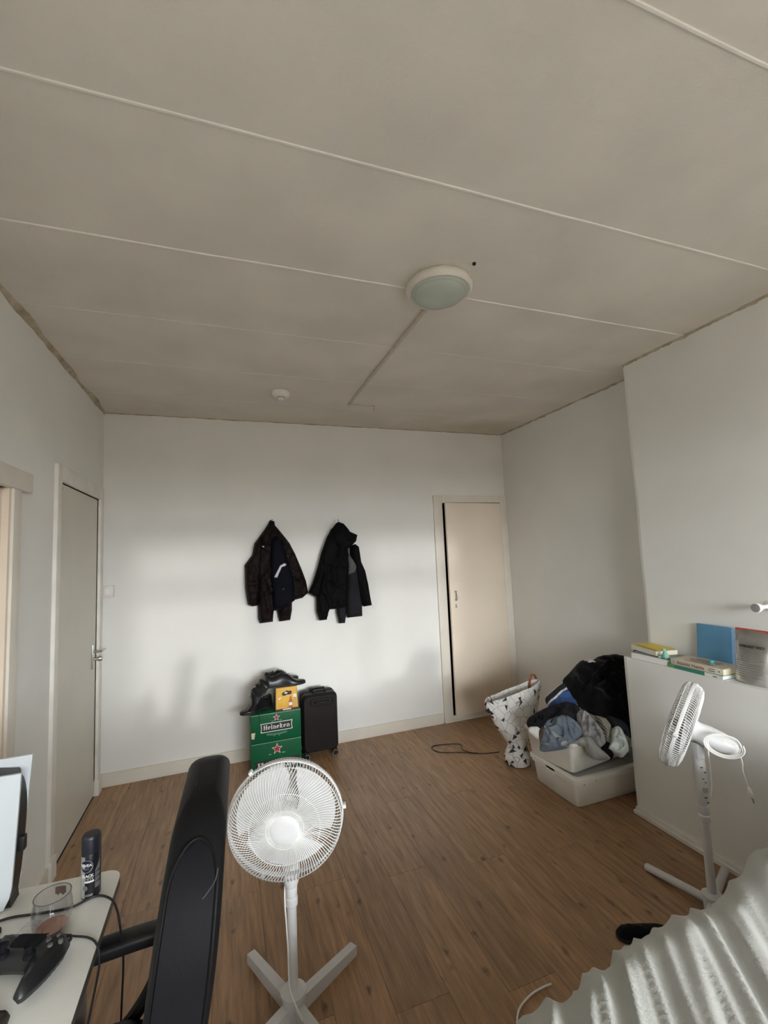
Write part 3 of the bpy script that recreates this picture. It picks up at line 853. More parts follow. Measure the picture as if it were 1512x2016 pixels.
    piece('sleeve', 'charcoal_cloth', u, [(0.503, -0.2), (0.571, -0.2), (0.579, -0.352), (0.566, -0.44), (0.516, -0.438), (0.499, -0.346)], 0.04, 0.010, rnd=.03, fold=.012, ffreq=34, seed=12, back=.03)
    piece('lining', 'lining_grey', u, [(0.610, 0.13), (0.642, 0.085), (0.678, 0.022), (0.66, -0.035), (0.60, -0.045)], .015, .040, rnd=.02, fold=.004, seed=13)
coats()

# ------------------------------------------------------------------ beer boxes, carton, shoes, suitcase
def beer_boxes():
    x0, x1, y0, y1 = 0.994, 1.346, -0.31, -0.065
    w = x1 - x0
    for lev, (z0, z1, lab) in enumerate(((0.0, 0.2165, 'lower green beer box with large red star, standing on the floor'), (0.2175, 0.414, 'upper green beer box with small red star, stacked on its twin'))):
        t = thing('beer_box', lab, 'box', ((x0 + x1) / 2, (y0 + y1) / 2, z0), group='green beer boxes by the suitcase')
        h = z1 - z0; d = y1 - y0
        b = MB().box(-w / 2, w / 2, -d / 2, d / 2, 0, h, bev=.004).build('box_body', MATS['beer_green'], t)
        MB().box(-w / 2 + .002, w / 2 - .002, -d / 2 - .0012, -d / 2 + .002, h - .0035, h - .0005).build('flap_edge', MATS['print_pale_green'], t)
        for s in (-1,):
            MB().prism(rrect(.09, .035, .015), 0, .002, Matrix.Translation((-w / 2 - .0012, 0, h * .72)) @ Matrix.Rotation(R(90), 4, 'Z') @ Matrix.Rotation(R(90), 4, 'X')).build('hand_hole', MATS['print_black'], t)
        M = Matrix.Translation((0, -d / 2 - .0002, 0)) @ Matrix.Rotation(R(90), 4, 'X')   # u right, v up, w out of the front
        if lev == 1:
            cx, cy, r = .002, h * .825, .026; hw = .032; by = h * .52
        else:
            cx, cy, r = .002, h * .755, .040; hw = .047; by = h * .28
        MB().prism([(cx + p[0], cy + p[1]) for p in star(r)], 0, .0007, M).build('star_border', MATS['print_white'], t)
        st = MB().prism([(cx + p[0], cy + p[1]) for p in star(r * .78)], .0004, .0012, M).build('star', MATS['print_red'], t)
        ww = word_width('Heineken', hw)
        bw, bh = ww + hw * .75, hw * 1.62
        def banner(bw, bh, k):
            e = .12 * bh
            return [(cx - bw / 2, by - bh / 2), (cx - bw / 2 + e, by - bh / 2 - e * .4), (cx + bw / 2 - e, by - bh / 2 - e * .4), (cx + bw / 2, by - bh / 2), (cx + bw / 2 - e * .7, by), (cx + bw / 2, by + bh / 2), (cx + bw / 2 - e, by + bh / 2 - e * .2), (cx - bw / 2 + e, by + bh / 2 - e * .2), (cx - bw / 2, by + bh / 2), (cx - bw / 2 + e * .7, by)]
        if lev == 1: MB().prism(banner(bw + .012, bh + .010, 0), 0, .0006, M).build('banner_border', MATS['print_white'], t)
        MB().prism(banner(bw, bh, 1), .0003, .0011, M).build('banner', MATS['print_black'], t)
        wm, _ = slab_word('Heineken', hw, M @ Matrix.Translation((cx - ww / 2, by - hw * .48, .0009)))
        wm.build('lettering', MATS['print_white'], t)
        if lev == 1:
            o = MB()
            for s in (-1, 1):
                for k in range(5):
                    bx = cx + s * (.004 + k * .014)
                    o.tube(spline([M @ Vector((bx, h * .30 - k * .0, .0006)), M @ Vector((bx + s * .010, h * .275, .0006)), M @ Vector((bx + s * .004, h * .245, .0006)), M @ Vector((bx - s * .004, h * .265, .0006))], 4), .0011, 4)
                o.tube(spline([M @ Vector((cx, h * .24, .0006)), M @ Vector((cx + s * .03, h * .225, .0006)), M @ Vector((cx + s * .07, h * .30, .0006))], 5), .001, 4)
                o.tube(spline([M @ Vector((cx + s * .008, h * .235, .0006)), M @ Vector((cx + s * .014, h * .20, .0006)), M @ Vector((cx + s * .02, h * .175, .0006))], 5), .0012, 4)
                o.prism([(cx + s * .02, cy - r * .9), (cx + s * .036, cy - r * .86), (cx + s * .036, cy - r * .76), (cx + s * .02, cy - r * .8)], 0, .0006, M)
            o.build('hop_ornament', MATS['print_pale_green'], t)['kind'] = 'stuff'
            MB().prism([(-w / 2 + .004, h * .20), (-w / 2 + .022, h * .18), (-w / 2 + .030, h * .40), (-w / 2 + .002, h * .40)], 0, .0012, M).build('torn_patch', MATS['page_cream'], t)
        else:
            o = MB()
            for a, b_ in ((-.058, -.042), (.034, .056)): o.prism([(cx + a, h * .60), (cx + b_, h * .60), (cx + b_, h * .622), (cx + a, h * .622)], 0, .0006, M)
            o.build('small_print', MATS['print_pale_green'], t)['kind'] = 'stuff'
beer_boxes()

def six_pack():
    t = thing('bottle_carton', 'yellow six pack carton with bottle picture on the beer boxes', 'carton', (1.248, -0.255, 0.4165))
    w, d, h = .168, .11, .172
    # carrier: straight front and back panels, ends slope inward to the top
    prof = [(-w / 2, 0), (w / 2, 0), (w / 2 - .004, h * .45), (w / 2 - .012, h), (-w / 2 + .004, h), (-w / 2, h * .4)]
    M = Matrix.Translation((0, d / 2, 0)) @ Matrix.Rotation(R(90), 4, 'X')
    MB().prism(prof, 0, d, M).build('carton_body', MATS['carton_brown'], t)
    F = Matrix.Translation((0, -d / 2 - .0002, 0)) @ Matrix.Rotation(R(90), 4, 'X')
    MB().prism([(-w / 2 + .006, .016), (w / 2 - .004, .016), (w / 2 - .013, h - .008), (-w / 2 + .008, h - .008)], 0, .0008, F).build('front_panel', MATS['carton_gold'], t)
    o = []
    hole = [(-.042, .112), (-.036, .102), (-.018, .100), (-.004, .106), (.010, .104), (.022, .104), (.030, .114), (.030, .124), (.022, .132), (.006, .130), (-.004, .136), (-.014, .130), (-.034, .124)]
    MB().prism([(x + .006, y + .006) for x, y in hole], .0005, .0016, F).build('handle_hole', MATS['print_black'], t)
    MB().prism(rrect(.02, .010, .004, 4, -.006, .125), .0010, .0022, F).build('handle_flap', MATS['print_white'], t)
    bt = [(.012, .018), (.040, .018), (.040, .060), (.034, .078), (.031, .098), (.022, .098), (.019, .078), (.012, .060)]
    b = MB().prism(bt, .0005, .0014, F).build('bottle_print', MATS['print_amber'], t)
    MB().prism(rrect(.024, .022, .004, 4, .026, .044), .0010, .0019, F).build('bottle_label', MATS['print_white'], b)
    g = MB().prism([(.046, .022), (.068, .022), (.070, .100), (.046, .100)], .0005, .0013, F).build('glass_print', MATS['packet_gold'], t)
    MB().prism([(.045, .090), (.069, .086), (.068, .108), (.058, .114), (.046, .108)], .0010, .0019, F).build('foam_print', MATS['print_white'], g)
    MB().prism([(-.066, .086), (-.050, .084), (-.036, .098), (-.050, .096)], .0005, .0014, F).prism([(-.03, .006), (.03, .006), (.03, .013), (-.03, .013)], .0002, .0010, F).build('lettering', MATS['print_white'], t)['kind'] = 'stuff'
six_pack()

def shoe(name, label, M, L=0.285, group=None, mirror=1):
    """lace-up dress shoe, heel at x=0, toe towards +x, sole on z=0"""
    t = thing(name, label, 'shoe', M.translation, M.to_euler(), group)
    def half(u):   # half widths inner/outer along the length
        return (0.033 + 0.004 * math.sin(u * PI)) * (1 - 0.10 * math.exp(-((u - .42) / .16) ** 2)) + 0.010 * math.exp(-((u - .66) / .2) ** 2)
    def wid(u):
        k = 1.0
        if u < .06: k = math.sqrt(max(0.02, 1 - ((.06 - u) / .075) ** 2))
        if u > .80: k = math.sqrt(max(0.0, 1 - ((u - .80) / .205) ** 2))
        return half(u) * k
    def bend(u): return mirror * 0.012 * math.sin(max(0, u - .35) * 2.4) - mirror * .012 * max(0, u - .78) * 2
    N = 26
    sole = []
    for i in range(N + 1):
        u = i / N
        sole.append((u * L, bend(u) + wid(u) + .003))
    for i in range(N, -1, -1):
        u = i / N
        sole.append((u * L, bend(u) - wid(u) - .003))
    s = MB().prism(sole, .006, .015).prism([(x, y) for x, y in sole if x < L * .30], 0, .014)
    s.prism([(x, y) for x, y in sole if x > L * .5], 0.0, .0075)
    s.build('sole', MATS['shoe_sole'], t)
    rings = []
    def top(u):
        if u < .30: return 0.082 - 0.016 * math.sin(min(1, u / .3) * PI) * .8 + .006 * (1 - u / .3)
        if u < .46: return 0.082 + .010 * math.sin((u - .30) / .16 * PI)
        return 0.030 + 0.054 * (0.5 + 0.5 * math.cos(min(1, (u - .46) / .36) * PI)) - .006 * max(0, (u - .82) / .18)
    K = 20
    for i in range(N + 1):
        u = .004 + .992 * i / N
        w = max(wid(u), .0015); h = top(u); r = []
        if u > .97: h = .015 + (h - .015) * math.sqrt(max(0.02, 1 - ((u - .97) / .03) ** 2))
        narrow = 0.62 if u < .5 else 0.62 + .30 * min(1, (u - .5) / .3)
        for k in range(K):
            a = PI * k / (K - 1)
            cx, sz = math.cos(a), math.sin(a)
            z = .013 + (h - .013) * (sz ** .75)
            ww = w * (1 - (1 - narrow) * (sz ** 2))
            r.append((u * L, bend(u) + ww * (abs(cx) ** .7 * (1 if cx > 0 else -1)), z))
        rings.append(r)
    up = MB().loft(rings, closed=False)
    up.add(rings[0], [tuple(range(K))], True)
    u_o = up.build('upper', MATS['shoe_black'], t)
    MB().loft([[(x * L, bend(x) + math.cos(a * PI / 8) * ww, .073 + dz) for a in range(16)] if False else [((.15 + .115 * math.cos(a * PI / 8)) * L, math.sin(a * PI / 8) * .017 * s_, zz + .012 * math.cos(a * PI / 8) * math.cos(a * PI / 8)) for a in range(16)] for (s_, zz) in ((1.0, .070), (1.08, .079), (.9, .080), (.8, .068))]).build('collar_lining', MATS['shoe_sole'], t)
    lc = MB()
    for k in range(4):
        u = .44 + .055 * k
        z = top(u) + .002
        lc.tube(spline([(u * L, bend(u) - .016, z - .006), (u * L + .004, bend(u), z + .002), (u * L, bend(u) + .016, z - .006)], 5), .0018, 5)
    lc.tube(spline([(.43 * L, bend(.43), top(.43) + .002), (.40 * L, .018, top(.4) + .006), (.43 * L, .030, top(.43) - .012), (.47 * L, .034, top(.5) - .03)], 6), .0016, 5)
    lc.build('laces', MATS['cable_black'], t)
    return t

def shoes():
    g = 'black shoes on the beer boxes'
    def mtx(loc, az, pitch=0, roll=0): return Matrix.Translation(loc) @ Matrix.Rotation(R(az), 4, 'Z') @ Matrix.Rotation(R(pitch), 4, 'Y') @ Matrix.Rotation(R(roll), 4, 'X')
    shoe('dress_shoe', 'black leather shoe in front on the yellow carton, toe pointing right', mtx((1.104, -.285, .590), 1, 0), .285, g, -1)
    shoe('dress_shoe', 'black leather shoe behind its mate on the carton, next to the wall', mtx((1.100, -.215, .590), 14, 0), .265, g, 1)
    shoe('dress_shoe', 'black shoe on the upper beer box, toe over its left edge', mtx((1.150, -.150, .416), 205, 0), .25, g, 1)
    shoe('dress_shoe', 'black shoe propped heel up against the yellow carton', mtx((1.135, -.285, .600), 172, 50, 0), .225, g, -1)
    tag(MB().tube(spline([(1.055, -.30, .445), (1.052, -.318, .43), (1.053, -.317, .40), (1.056, -.314, .365), (1.055, -.3135, .345)], 6), .0014, 5).build('shoelace', MATS['cable_black']), 'loose black shoelace dangling over the front of the upper beer box', 'shoelace')
shoes()

def suitcase():
    t = thing('suitcase', 'dark brown cabin suitcase on wheels standing by the back wall', 'suitcase', (1.506, -0.155, 0))
    w, d, z0, z1 = .27, .175, .055, .475
    def shell(y0, y1, inset):
        rings = []
        for y, s in ((y0, .012), (y0 + .012, .003), (y0 + .03, 0), (y1 - .012, 0), (y1, .004)):
            s = s if inset > 0 else s
            rings.append([(x, y, z) for x, z in rrect(w - 2 * s, z1 - z0 - 2 * s, .035, 6, 0, (z0 + z1) / 2)])
        return MB().loft(rings)
    f = shell(-d / 2, -.004, 1).build('front_shell', MATS['suitcase_shell'], t)
    b = MB()
    rings = [[(x, y, z) for x, z in rrect(w - 2 * s, z1 - z0 - 2 * s, .035, 6, 0, (z0 + z1) / 2)] for y, s in ((.004, .004), (.016, 0), (d / 2 - .03, 0), (d / 2 - .012, .003), (d / 2, .012))]
    b.loft(rings).build('back_shell', MATS['suitcase_shell'], t)
    MB().prism(rrect(w - .012, z1 - z0 - .012, .03, 6, 0, (z0 + z1) / 2), -.0045, .0045, Matrix.Rotation(R(90), 4, 'X')).build('zip', MATS['suitcase_trim'], t)
    fr = [(x, -d / 2 - .001, z) for x, z in rrect(w * .62, .05, .02, 5, .01, z1 - .055)]
    MB().tube(fr, .004, 6, closed=True).build('pocket_bead', MATS['suitcase_trim'], f)
    MB().tube(spline([(-.045, -.03, z1 - .002), (-.042, -.032, z1 + .015), (0, -.034, z1 + .019), (.042, -.032, z1 + .015), (.045, -.03, z1 - .002)], 6), .007, 8).build('carry_handle', MATS['suitcase_trim'], t)
    MB().box(-.06, .06, .035, .06, z1 - .004, z1 + .016, bev=.004).build('telescopic_handle', MATS['suitcase_trim'], t)
    MB().tube(spline([(-.04, -d / 2 - .001, z1 - .055), (-.036, -d / 2 - .016, z1 - .055), (.055, -d / 2 - .016, z1 - .055), (.06, -d / 2 - .001, z1 - .055)], 5), .006, 8).build('front_handle', MATS['suitcase_trim'], t)
    for sx in (-1, 1):
        for sy in (-1, 1):
            wx, wy = sx * (w / 2 - .028), sy * (d / 2 - .03)
            wh = MB().lathe([(.022, -.010), (.0245, -.007), (.0245, .007), (.022, .010)], 18, aim((wx, wy - .004, .0247), (0.15 * sx, 1, 0)))
            o = wh.build('wheel', MATS['suitcase_trim'], t)
            MB().tube([(wx + .019 * math.cos(a * PI / 10), wy - .015, .0247 + .019 * math.sin(a * PI / 10)) for a in range(20)], .0018, 5, closed=True).build('wheel_ring', MATS['dull_metal'], o)
            MB().box(wx - .016, wx + .016, wy - .014, wy + .014, .036, z0 + .012, bev=.004).build('wheel_fork', MATS['suitcase_trim'], t)
suitcase()
mat('print_grey', (0.16, 0.155, 0.14), 0.6)

# ------------------------------------------------------------------ pedestal fans
def pedestal_fan(label, base, pole_h, head_c, n, legs, leg_r, square, r=0.183, cord=None, hub_r=.038, D=.060, DB=.058, mr=1.0):
    bx, by = base
    t = thing('pedestal_fan', label, 'fan', (bx, by, 0), group='white pedestal fans')
    hc = Vector(head_c) - Vector((bx, by, 0)); n = Vector(n).normalized()
    for ang, ln in legs:
        M = Matrix.Rotation(R(ang), 4, 'Z')
        if square:
            o = MB().loft([[(.02, -.017, .024), (.02, .017, .024), (.02, .017, .048), (.02, -.017, .048)], [(ln - .006, -.0155, .0), (ln - .006, .0155, .0), (ln - .006, .0155, .034), (ln - .006, -.0155, .034)], [(ln, -.013, .003), (ln, .013, .003), (ln, .013, .030), (ln, -.013, .030)]], M, smooth=False)
            o.add([M @ Vector(p) for p in [(.02, -.017, .0), (.02, .017, .0), (.02, .017, .025), (.02, -.017, .025), (ln - .01, -.015, 0), (ln - .01, .015, 0), (ln - .01, .015, .01), (ln - .01, -.015, .01)]], [(0, 1, 2, 3), (4, 7, 6, 5), (0, 4, 5, 1), (1, 5, 6, 2), (2, 6, 7, 3), (3, 7, 4, 0)])
        else:
            o = MB().tube([M @ Vector(p) for p in [(.015, 0, .038), (ln - .005, 0, leg_r + .001), (ln, 0, leg_r + .001)]], [leg_r, leg_r, leg_r * .8], 12)
        o.build('leg', MATS['fan_white'], t)
    hh = .085 if square else .075
    MB().lathe([(hub_r * .9, .002), (hub_r, .01), (hub_r, hh - .02), (hub_r * 1.12, hh - .016), (hub_r * 1.12, hh - .006), (hub_r * .8, hh), (hub_r * .6, hh + .004)], 28).build('base_hub', MATS['fan_white'], t)
    zc = pole_h
    MB().lathe([(.0165, hh - .01), (.0165, zc)], 20).build('pole', MATS['fan_white'], t)
    MB().lathe([(.017, zc - .03), (.021, zc - .026), (.0215, zc - .004), (.018, zc), (.0195, zc + .004), (.0205, zc + .03), (.0185, zc + .036)], 24).build('collar', MATS['fan_white'], t)
    piv = hc - n * .105
    neck_top = piv.z - .045
    if square:
        MB().lathe([(.019, zc + .03), (.027, zc + .05), (.030, zc + .08), (.030, zc + .11), (.026, neck_top)], 24).build('neck', MATS['fan_white'], t)
    else:
        s = MB().lathe([(.017, zc + .03), (.022, zc + .045), (.0245, zc + .09), (.0275, zc + .15), (.0255, zc + .20), (.022, zc + .225)], 24, Matrix.Identity(4), sy=.85)
        o = s.build('control_column', MATS['fan_white'], t)
        cdir = Vector((CAM_LOC[0] - bx, CAM_LOC[1] - by, 0)).normalized()
        an = math.atan2(-1, -.35)
        q = Vector((math.cos(an), math.sin(an), 0))
        Mx = plane_matrix(q * .0232 + Vector((0, 0, zc + .105)), q)
        MB().prism([(-.010, -.009), (.010, -.009), (.010, .009), (-.010, .009)], -.004, .0025, Mx).build('rating_label', MATS['grey_disc'], o)
        scr = MB()
        for k, (u, v, a) in enumerate([(-.005, .045, .004), (.006, .07, .003), (-.007, .09, .005), (.004, .03, .003), (.0, -.03, .006), (.007, -.05, .004)]):
            scr.prism([(u - a, v - .0012), (u + a, v), (u + a * .7, v + .0018), (u - a * .8, v + .0012)], -.002, .0034, Mx)
        o2 = scr.build('scuff_marks', MATS['print_dark'], o); o2['kind'] = 'stuff'
        MB().box(-.02, .02, -.016, .016, zc + .215, piv.z - .03, bev=.005).build('tilt_joint', MATS['fan_white'], t)
    M = aim(hc, n)
    # motor housing behind the grille
    MB().lathe([(0, -.205), (.028 * mr, -.200), (.046 * mr, -.180), (.054 * mr, -.14), (.056 * mr, -.095), (.050 * mr, -.062), (.044, -.040)], 28, M).build('motor_housing', MATS['fan_white'], t)
    def wire(a, prof, tw):
        pts = []
        for (rr, zz) in prof:
            aa = a + tw * (1 - rr / r)
            pts.append(M @ Vector((rr * math.cos(aa), rr * math.sin(aa), zz)))
        return pts
    pf = [(r * .995, 0), (r * .985, D * .45), (r * .955, D * .72), (r * .88, D * .90), (r * .70, D * 1.0), (r * .45, D * 1.06), (r * .24, D * 1.08)]
    pb = [(r * .995, 0), (r * .97, -DB * .5), (r * .90, -DB * .80), (r * .75, -DB * .95), (r * .50, -DB * 1.0), (r * .28, -DB * 1.02)]
    g = MB(); N = 108
    for k in range(N): g.tube(wire(2 * PI * k / N, pf, .55), .0014, 4, cap=False)
    for rr, zz in ((r * .97, D * .6), (r * .60, D * 1.02), (r * .32, D * 1.075)):
        g.tube([M @ Vector((rr * math.cos(a * PI / 32), rr * math.sin(a * PI / 32), zz)) for a in range(64)], .0013, 5, closed=True)
    o = g.build('front_grille', MATS['fan_wire'], t); o['kind'] = 'stuff'
    g = MB()
    for k in range(N): g.tube(wire(2 * PI * (k + .5) / N, pb, -.55), .0014, 4, cap=False)
    for rr, zz in ((r * .93, -DB * .72), (r * .62, -DB * .98), (r * .33, -DB * 1.01)):
        g.tube([M @ Vector((rr * math.cos(a * PI / 32), rr * math.sin(a * PI / 32), zz)) for a in range(64)], .0013, 5, closed=True)
    g.lathe([(r * .33, -DB * 1.03), (r * .33, -DB * .98)], 32, M, cap=True)
    o = g.build('rear_grille', MATS['fan_wire'], t); o['kind'] = 'stuff'
    MB().lathe([(r * .985, -.006), (r * 1.012, -.006), (r * 1.018, 0), (r * 1.012, .007), (r * .985, .007), (r * .985, -.006)], 72, M, cap=False).build('rim_band', MATS['fan_white'], t)
    for a in (35, 155, 275):
        MB().box(-.006, .006, -.003, .010, -.010, .010, M @ Matrix.Rotation(R(a), 4, 'Z') @ Matrix.Translation((0, r * 1.012, 0)), bev=.002).build('rim_clip', MATS['fan_white'], t)
    MB().lathe([(0, D * 1.18), (.020, D * 1.17), (.038, D * 1.15), (.045, D * 1.10), (.0455, D * 1.0), (.040, D * .95)], 32, M).build('badge', MATS['fan_white'], t)
    MB().lathe([(.03, -.045), (.034, -.02), (.033, .012), (.022, .024), (.012, .030), (0, .031)], 24, M).build('spinner', MATS['fan_white'], t)
    for b in range(3):
        vs = []; fs = []
        nr, na = 9, 9
        for i in range(nr):
            q = i / (nr - 1); rr = .030 + q * (r * .88 - .030)
            sp = R(40 + 68 * math.sin(min(1, q * 1.2) * PI * .60))
            for j in range(na):
                s = j / (na - 1)
                a = R(120 * b + 20 * q) + sp * (s - .45)
                vs.append(M @ Vector((rr * math.cos(a), rr * math.sin(a), -.018 + .034 * (s - .5) * (1 - .35 * q) + .006 * math.sin(s * PI))))
        for i in range(nr - 1):
            for j in range(na - 1):
                k = i * na + j; fs.append((k, k + 1, k + na + 1, k + na))
        m = len(vs); off = n * .0016
        vs2 = vs + [v - off for v in vs]
        fs2 = fs + [tuple(i + m for i in f[::-1]) for f in fs]
        ring = [j for j in range(na)] + [i * na + na - 1 for i in range(1, nr)] + [(nr - 1) * na + j for j in range(na - 2, -1, -1)] + [i * na for i in range(nr - 2, 0, -1)]
        for a_, b_ in zip(ring, ring[1:] + ring[:1]): fs2.append((a_, a_ + m, b_ + m, b_))
        MB().add(vs2, fs2, True).build('blade', MATS['fan_white'], t)
    if cord: cord(t, hc, n, zc)

def fan1_cord(t, hc, n, zc):
    pts = [(-.004, .03, hc.z - .10), (-.022, .0, zc + .02), (-.020, -.012, zc - .08), (-.017, -.016, .22), (-.016, -.026, .12), (-.004, -.050, .085), (.020, -.075, .04), (.05, -.12, .006), (.09, -.17, .004)]
    MB().tube(spline(pts, 8), .0028, 6).build('power_cord', MATS['cable_white'], t)

def fan2_cord(t, hc, n, zc):
    e = hc - n * .20
    mid = hc - n * .165
    side = n.cross(Vector((0, 0, 1))).normalized()
    up = side.cross(n).normalized()
    tow = Vector((CAM_LOC[0] - t.location.x, CAM_LOC[1] - t.location.y, .3)).normalized()
    # coil of spare cord looped over the end of the motor, plug hanging free
    d = -n
    horiz = Vector((d.x, d.y, 0)).normalized()
    c = hc - n * .125 + tow * .062 + Vector((0, 0, .022))
    loop = []
    for k in range(3):
        rr = .050 + .006 * k
        for a in range(14):
            th = 2 * PI * a / 14 + .4 * k
            loop.append(c + horiz * (.022 + rr * 1.05 * math.cos(th)) + Vector((0, 0, -.022 + rr * .72 * math.sin(th))) + tow * (.004 * k))
    pts = [hc - n * .10 + tow * .03 + Vector((0, 0, -.06))] + loop
    last = loop[-1]
    plug_top = c + horiz * .086 + Vector((0, 0, -.165))
    pts2 = spline(loop, 3, False)
    MB().tube(pts2, .0026, 6).build('cord_coil', MATS['cable_white'], t)
    tail = spline([c + horiz * .07 + Vector((0, 0, -.045)), c + horiz * .076 + Vector((0, 0, -.075)), c + horiz * .074 + Vector((0, 0, -.10)), c + horiz * .080 + Vector((0, 0, -.135)), plug_top], 6)
    o = MB().tube(tail, .0026, 6).build('power_cord', MATS['cable_white'], t)
    pd = Vector((horiz.x * .25, horiz.y * .25, -1)).normalized()
    P = aim(plug_top, pd)
    MB().lathe([(.004, -.004), (.007, .004), (.009, .016), (.0085, .03), (.006, .034)], 14, P).build('plug_body', MATS['cable_white'], o)
    for s in (-1, 1): MB().lathe([(.0022, .032), (.0022, .05), (.001, .052)], 8, P @ Matrix.Translation((.0065 * s, 0, 0))).build('plug_pin', MATS['dull_metal'], o)
    dn = spline([c + horiz * -.03 + Vector((0, 0, -.02)), c + horiz * -.032 + Vector((0, 0, -.08)), Vector((.030, -.024, zc + .20)), Vector((.034, -.020, zc + .12)), Vector((.020, -.024, zc + .075))], 6)
    MB().tube(dn, .0024, 6).build('power_cord', MATS['cable_white'], t)

pedestal_fan('white pedestal fan facing the camera beside the black office chair', (1.037, -2.065), .375, (1.015, -2.16, .684), (math.cos(R(-102)), math.sin(R(-102)), math.sin(R(-4))), [(115, .30), (31, .295), (-65, .30), (211, .295)], .015, True, cord=fan1_cord)
pedestal_fan('scuffed white pedestal fan seen from the side beside the chimney breast', (2.715, -2.30), .385, (2.684, -2.261, .74), (-.467, .816, .342), [(98, .285), (26, .30), (206, .30), (278, .285)], .0165, False, cord=fan2_cord, hub_r=.034, D=.042, DB=.046, mr=.80)

# ------------------------------------------------------------------ office chair
def office_chair():
    t = thing('office_chair', 'black leather office chair pulled up to the white desk', 'chair', (0.512, -2.70, 0), (0, 0, R(-2)))
    # local: x towards the back of the chair (+x), y across
    def centre(z): # x of the middle of the backrest, reclined, with a lumbar curve
        q = (z - .50) / .62
        return .185 + .105 * q + .012 * math.sin(q * PI * 1.1)
    def thick(z):
        q = (z - .50) / .62
        return .062 + .036 * math.sin(min(1, max(0, q)) * PI * .80)
    def back_mesh(z0, z1, hw, grow, top_r, name, m, parent, seam=False):
        rings = []
        nz = 30
        for i in range(nz + 1):
            q = i / nz
            z = z0 + (z1 - z0) * (1 - (1 - q) ** 1.6)
            dz = z1 - z
            w = hw
            if dz < top_r: w = hw - top_r * .9 + top_r * .9 * math.sqrt(max(0.0, 1 - ((top_r - dz) / top_r) ** 2))
            th = thick(z) + 2 * grow
            if dz < .045: th *= math.sqrt(max(0.05, 1 - ((.045 - dz) / .045) ** 2)) * .75 + .25
            cx = centre(z)
            w = max(w, .02)
            r = []
            rr = min(th * .40, w * .8)
            for x, y in rrect(th, 2 * w, rr, 5): r.append((cx + x, y, z))
            rings.append(r)
        return MB().loft(rings).build(name, MATS[m], parent)
    b = back_mesh(.50, 1.10, .235, 0.0, .20, 'backrest', 'black_leather', t)
    def half_w(z, z1=1.10, hw=.235, top_r=.20):
        dz = z1 - z
        return hw - top_r * .9 + top_r * .9 * math.sqrt(max(0.0, 1 - ((top_r - dz) / top_r) ** 2)) if dz < top_r else hw
    for sg in (-1, 1):
        # padded side panel with an arched top, framed by piping
        rings = []; ztop = 1.065
        edge_l = []; edge_r = []
        for i in range(33):
            z = .50 + (ztop - .50) * (1 - (1 - i / 32) ** 1.8)
            dz = ztop - z
            hwid = thick(z) * .40 * (math.sqrt(max(0, 1 - ((.05 - dz) / .05) ** 2)) if dz < .05 else 1)
            hwid = max(hwid, .0005)
            y = sg * (half_w(z) + .0005)
            cx = centre(z)
            r = [(cx - hwid, y - sg * .004, z), (cx - hwid * .9, y + sg * .003, z), (cx, y + sg * .0045, z), (cx + hwid * .9, y + sg * .003, z), (cx + hwid, y - sg * .004, z)]
            rings.append(r)
            edge_l.append(Vector((cx - hwid, y + sg * .001, z))); edge_r.append(Vector((cx + hwid, y + sg * .001, z)))
        p = MB().loft(rings, closed=False).build('side_panel', MATS['black_leather_flat'], t)
        MB().tube(edge_l + edge_r[::-1], .0026, 6).build('seam_piping', MATS['black_leather'], p)
    # seat
    rings = []
    for z, k in ((.415, .90), (.43, .97), (.46, 1.0), (.485, .98), (.50, .92), (.507, .80)):
        rings.append([(-.06 + x * k, y * k, z) for x, y in rrect(.48, .50, .09, 6)])
    MB().loft(rings).build('seat', MATS['black_leather'], t)
    for sg in (-1, 1):
        y = sg * .262
        pad = MB()
        path = spline([(.215, y, .648), (.12, y, .645), (.0, y, .635), (-.12, y, .622), (-.16, y, .60)], 6)
        rg = []
        for i, p in enumerate(path):
            ww = .027 * (1 if 2 < i < len(path) - 3 else .75)
            rg.append([(p.x, p.y + u, p.z + v) for u, v in rrect(2 * ww, .034, .012, 4)])
        pad.loft(rg).build('armrest', MATS['black_plastic'], t)
        MB().tube(spline([(.16, y, .635), (.155, y * .99, .56), (.10, y * .96, .48), (.02, y * .92, .43), (-.06, y * .80, .412)], 6), .016, 8).build('arm_support', MATS['black_plastic'], t)
    MB().tube([(-.04, 0, .40), (.08, 0, .41), (.16, 0, .43), (.20, 0, .50)], .018, 8).build('back_bracket', MATS['black_plastic'], t)
    MB().lathe([(.028, .10), (.028, .25), (.018, .25), (.018, .40), (.06, .405), (.06, .416)], 18, Matrix.Translation((-.05, 0, 0))).build('gas_column', MATS['black_plastic'], t)
    for k in range(5):
        a = R(72 * k + 20)
        c, s_ = math.cos(a), math.sin(a)
        o = MB().tube([(-.05 + c * .02, s_ * .02, .10), (-.05 + c * .15, s_ * .15, .09), (-.05 + c * .27, s_ * .27, .068)], [.024, .019, .014], 8).build('base_arm', MATS['black_plastic'], t)
        MB().lathe([(.018, -.02), (.026, -.016), (.026, .016), (.018, .02)], 14, aim((-.05 + c * .27, s_ * .27, .027), (-s_, c, 0))).build('caster', MATS['black_plastic'], o)
office_chair()

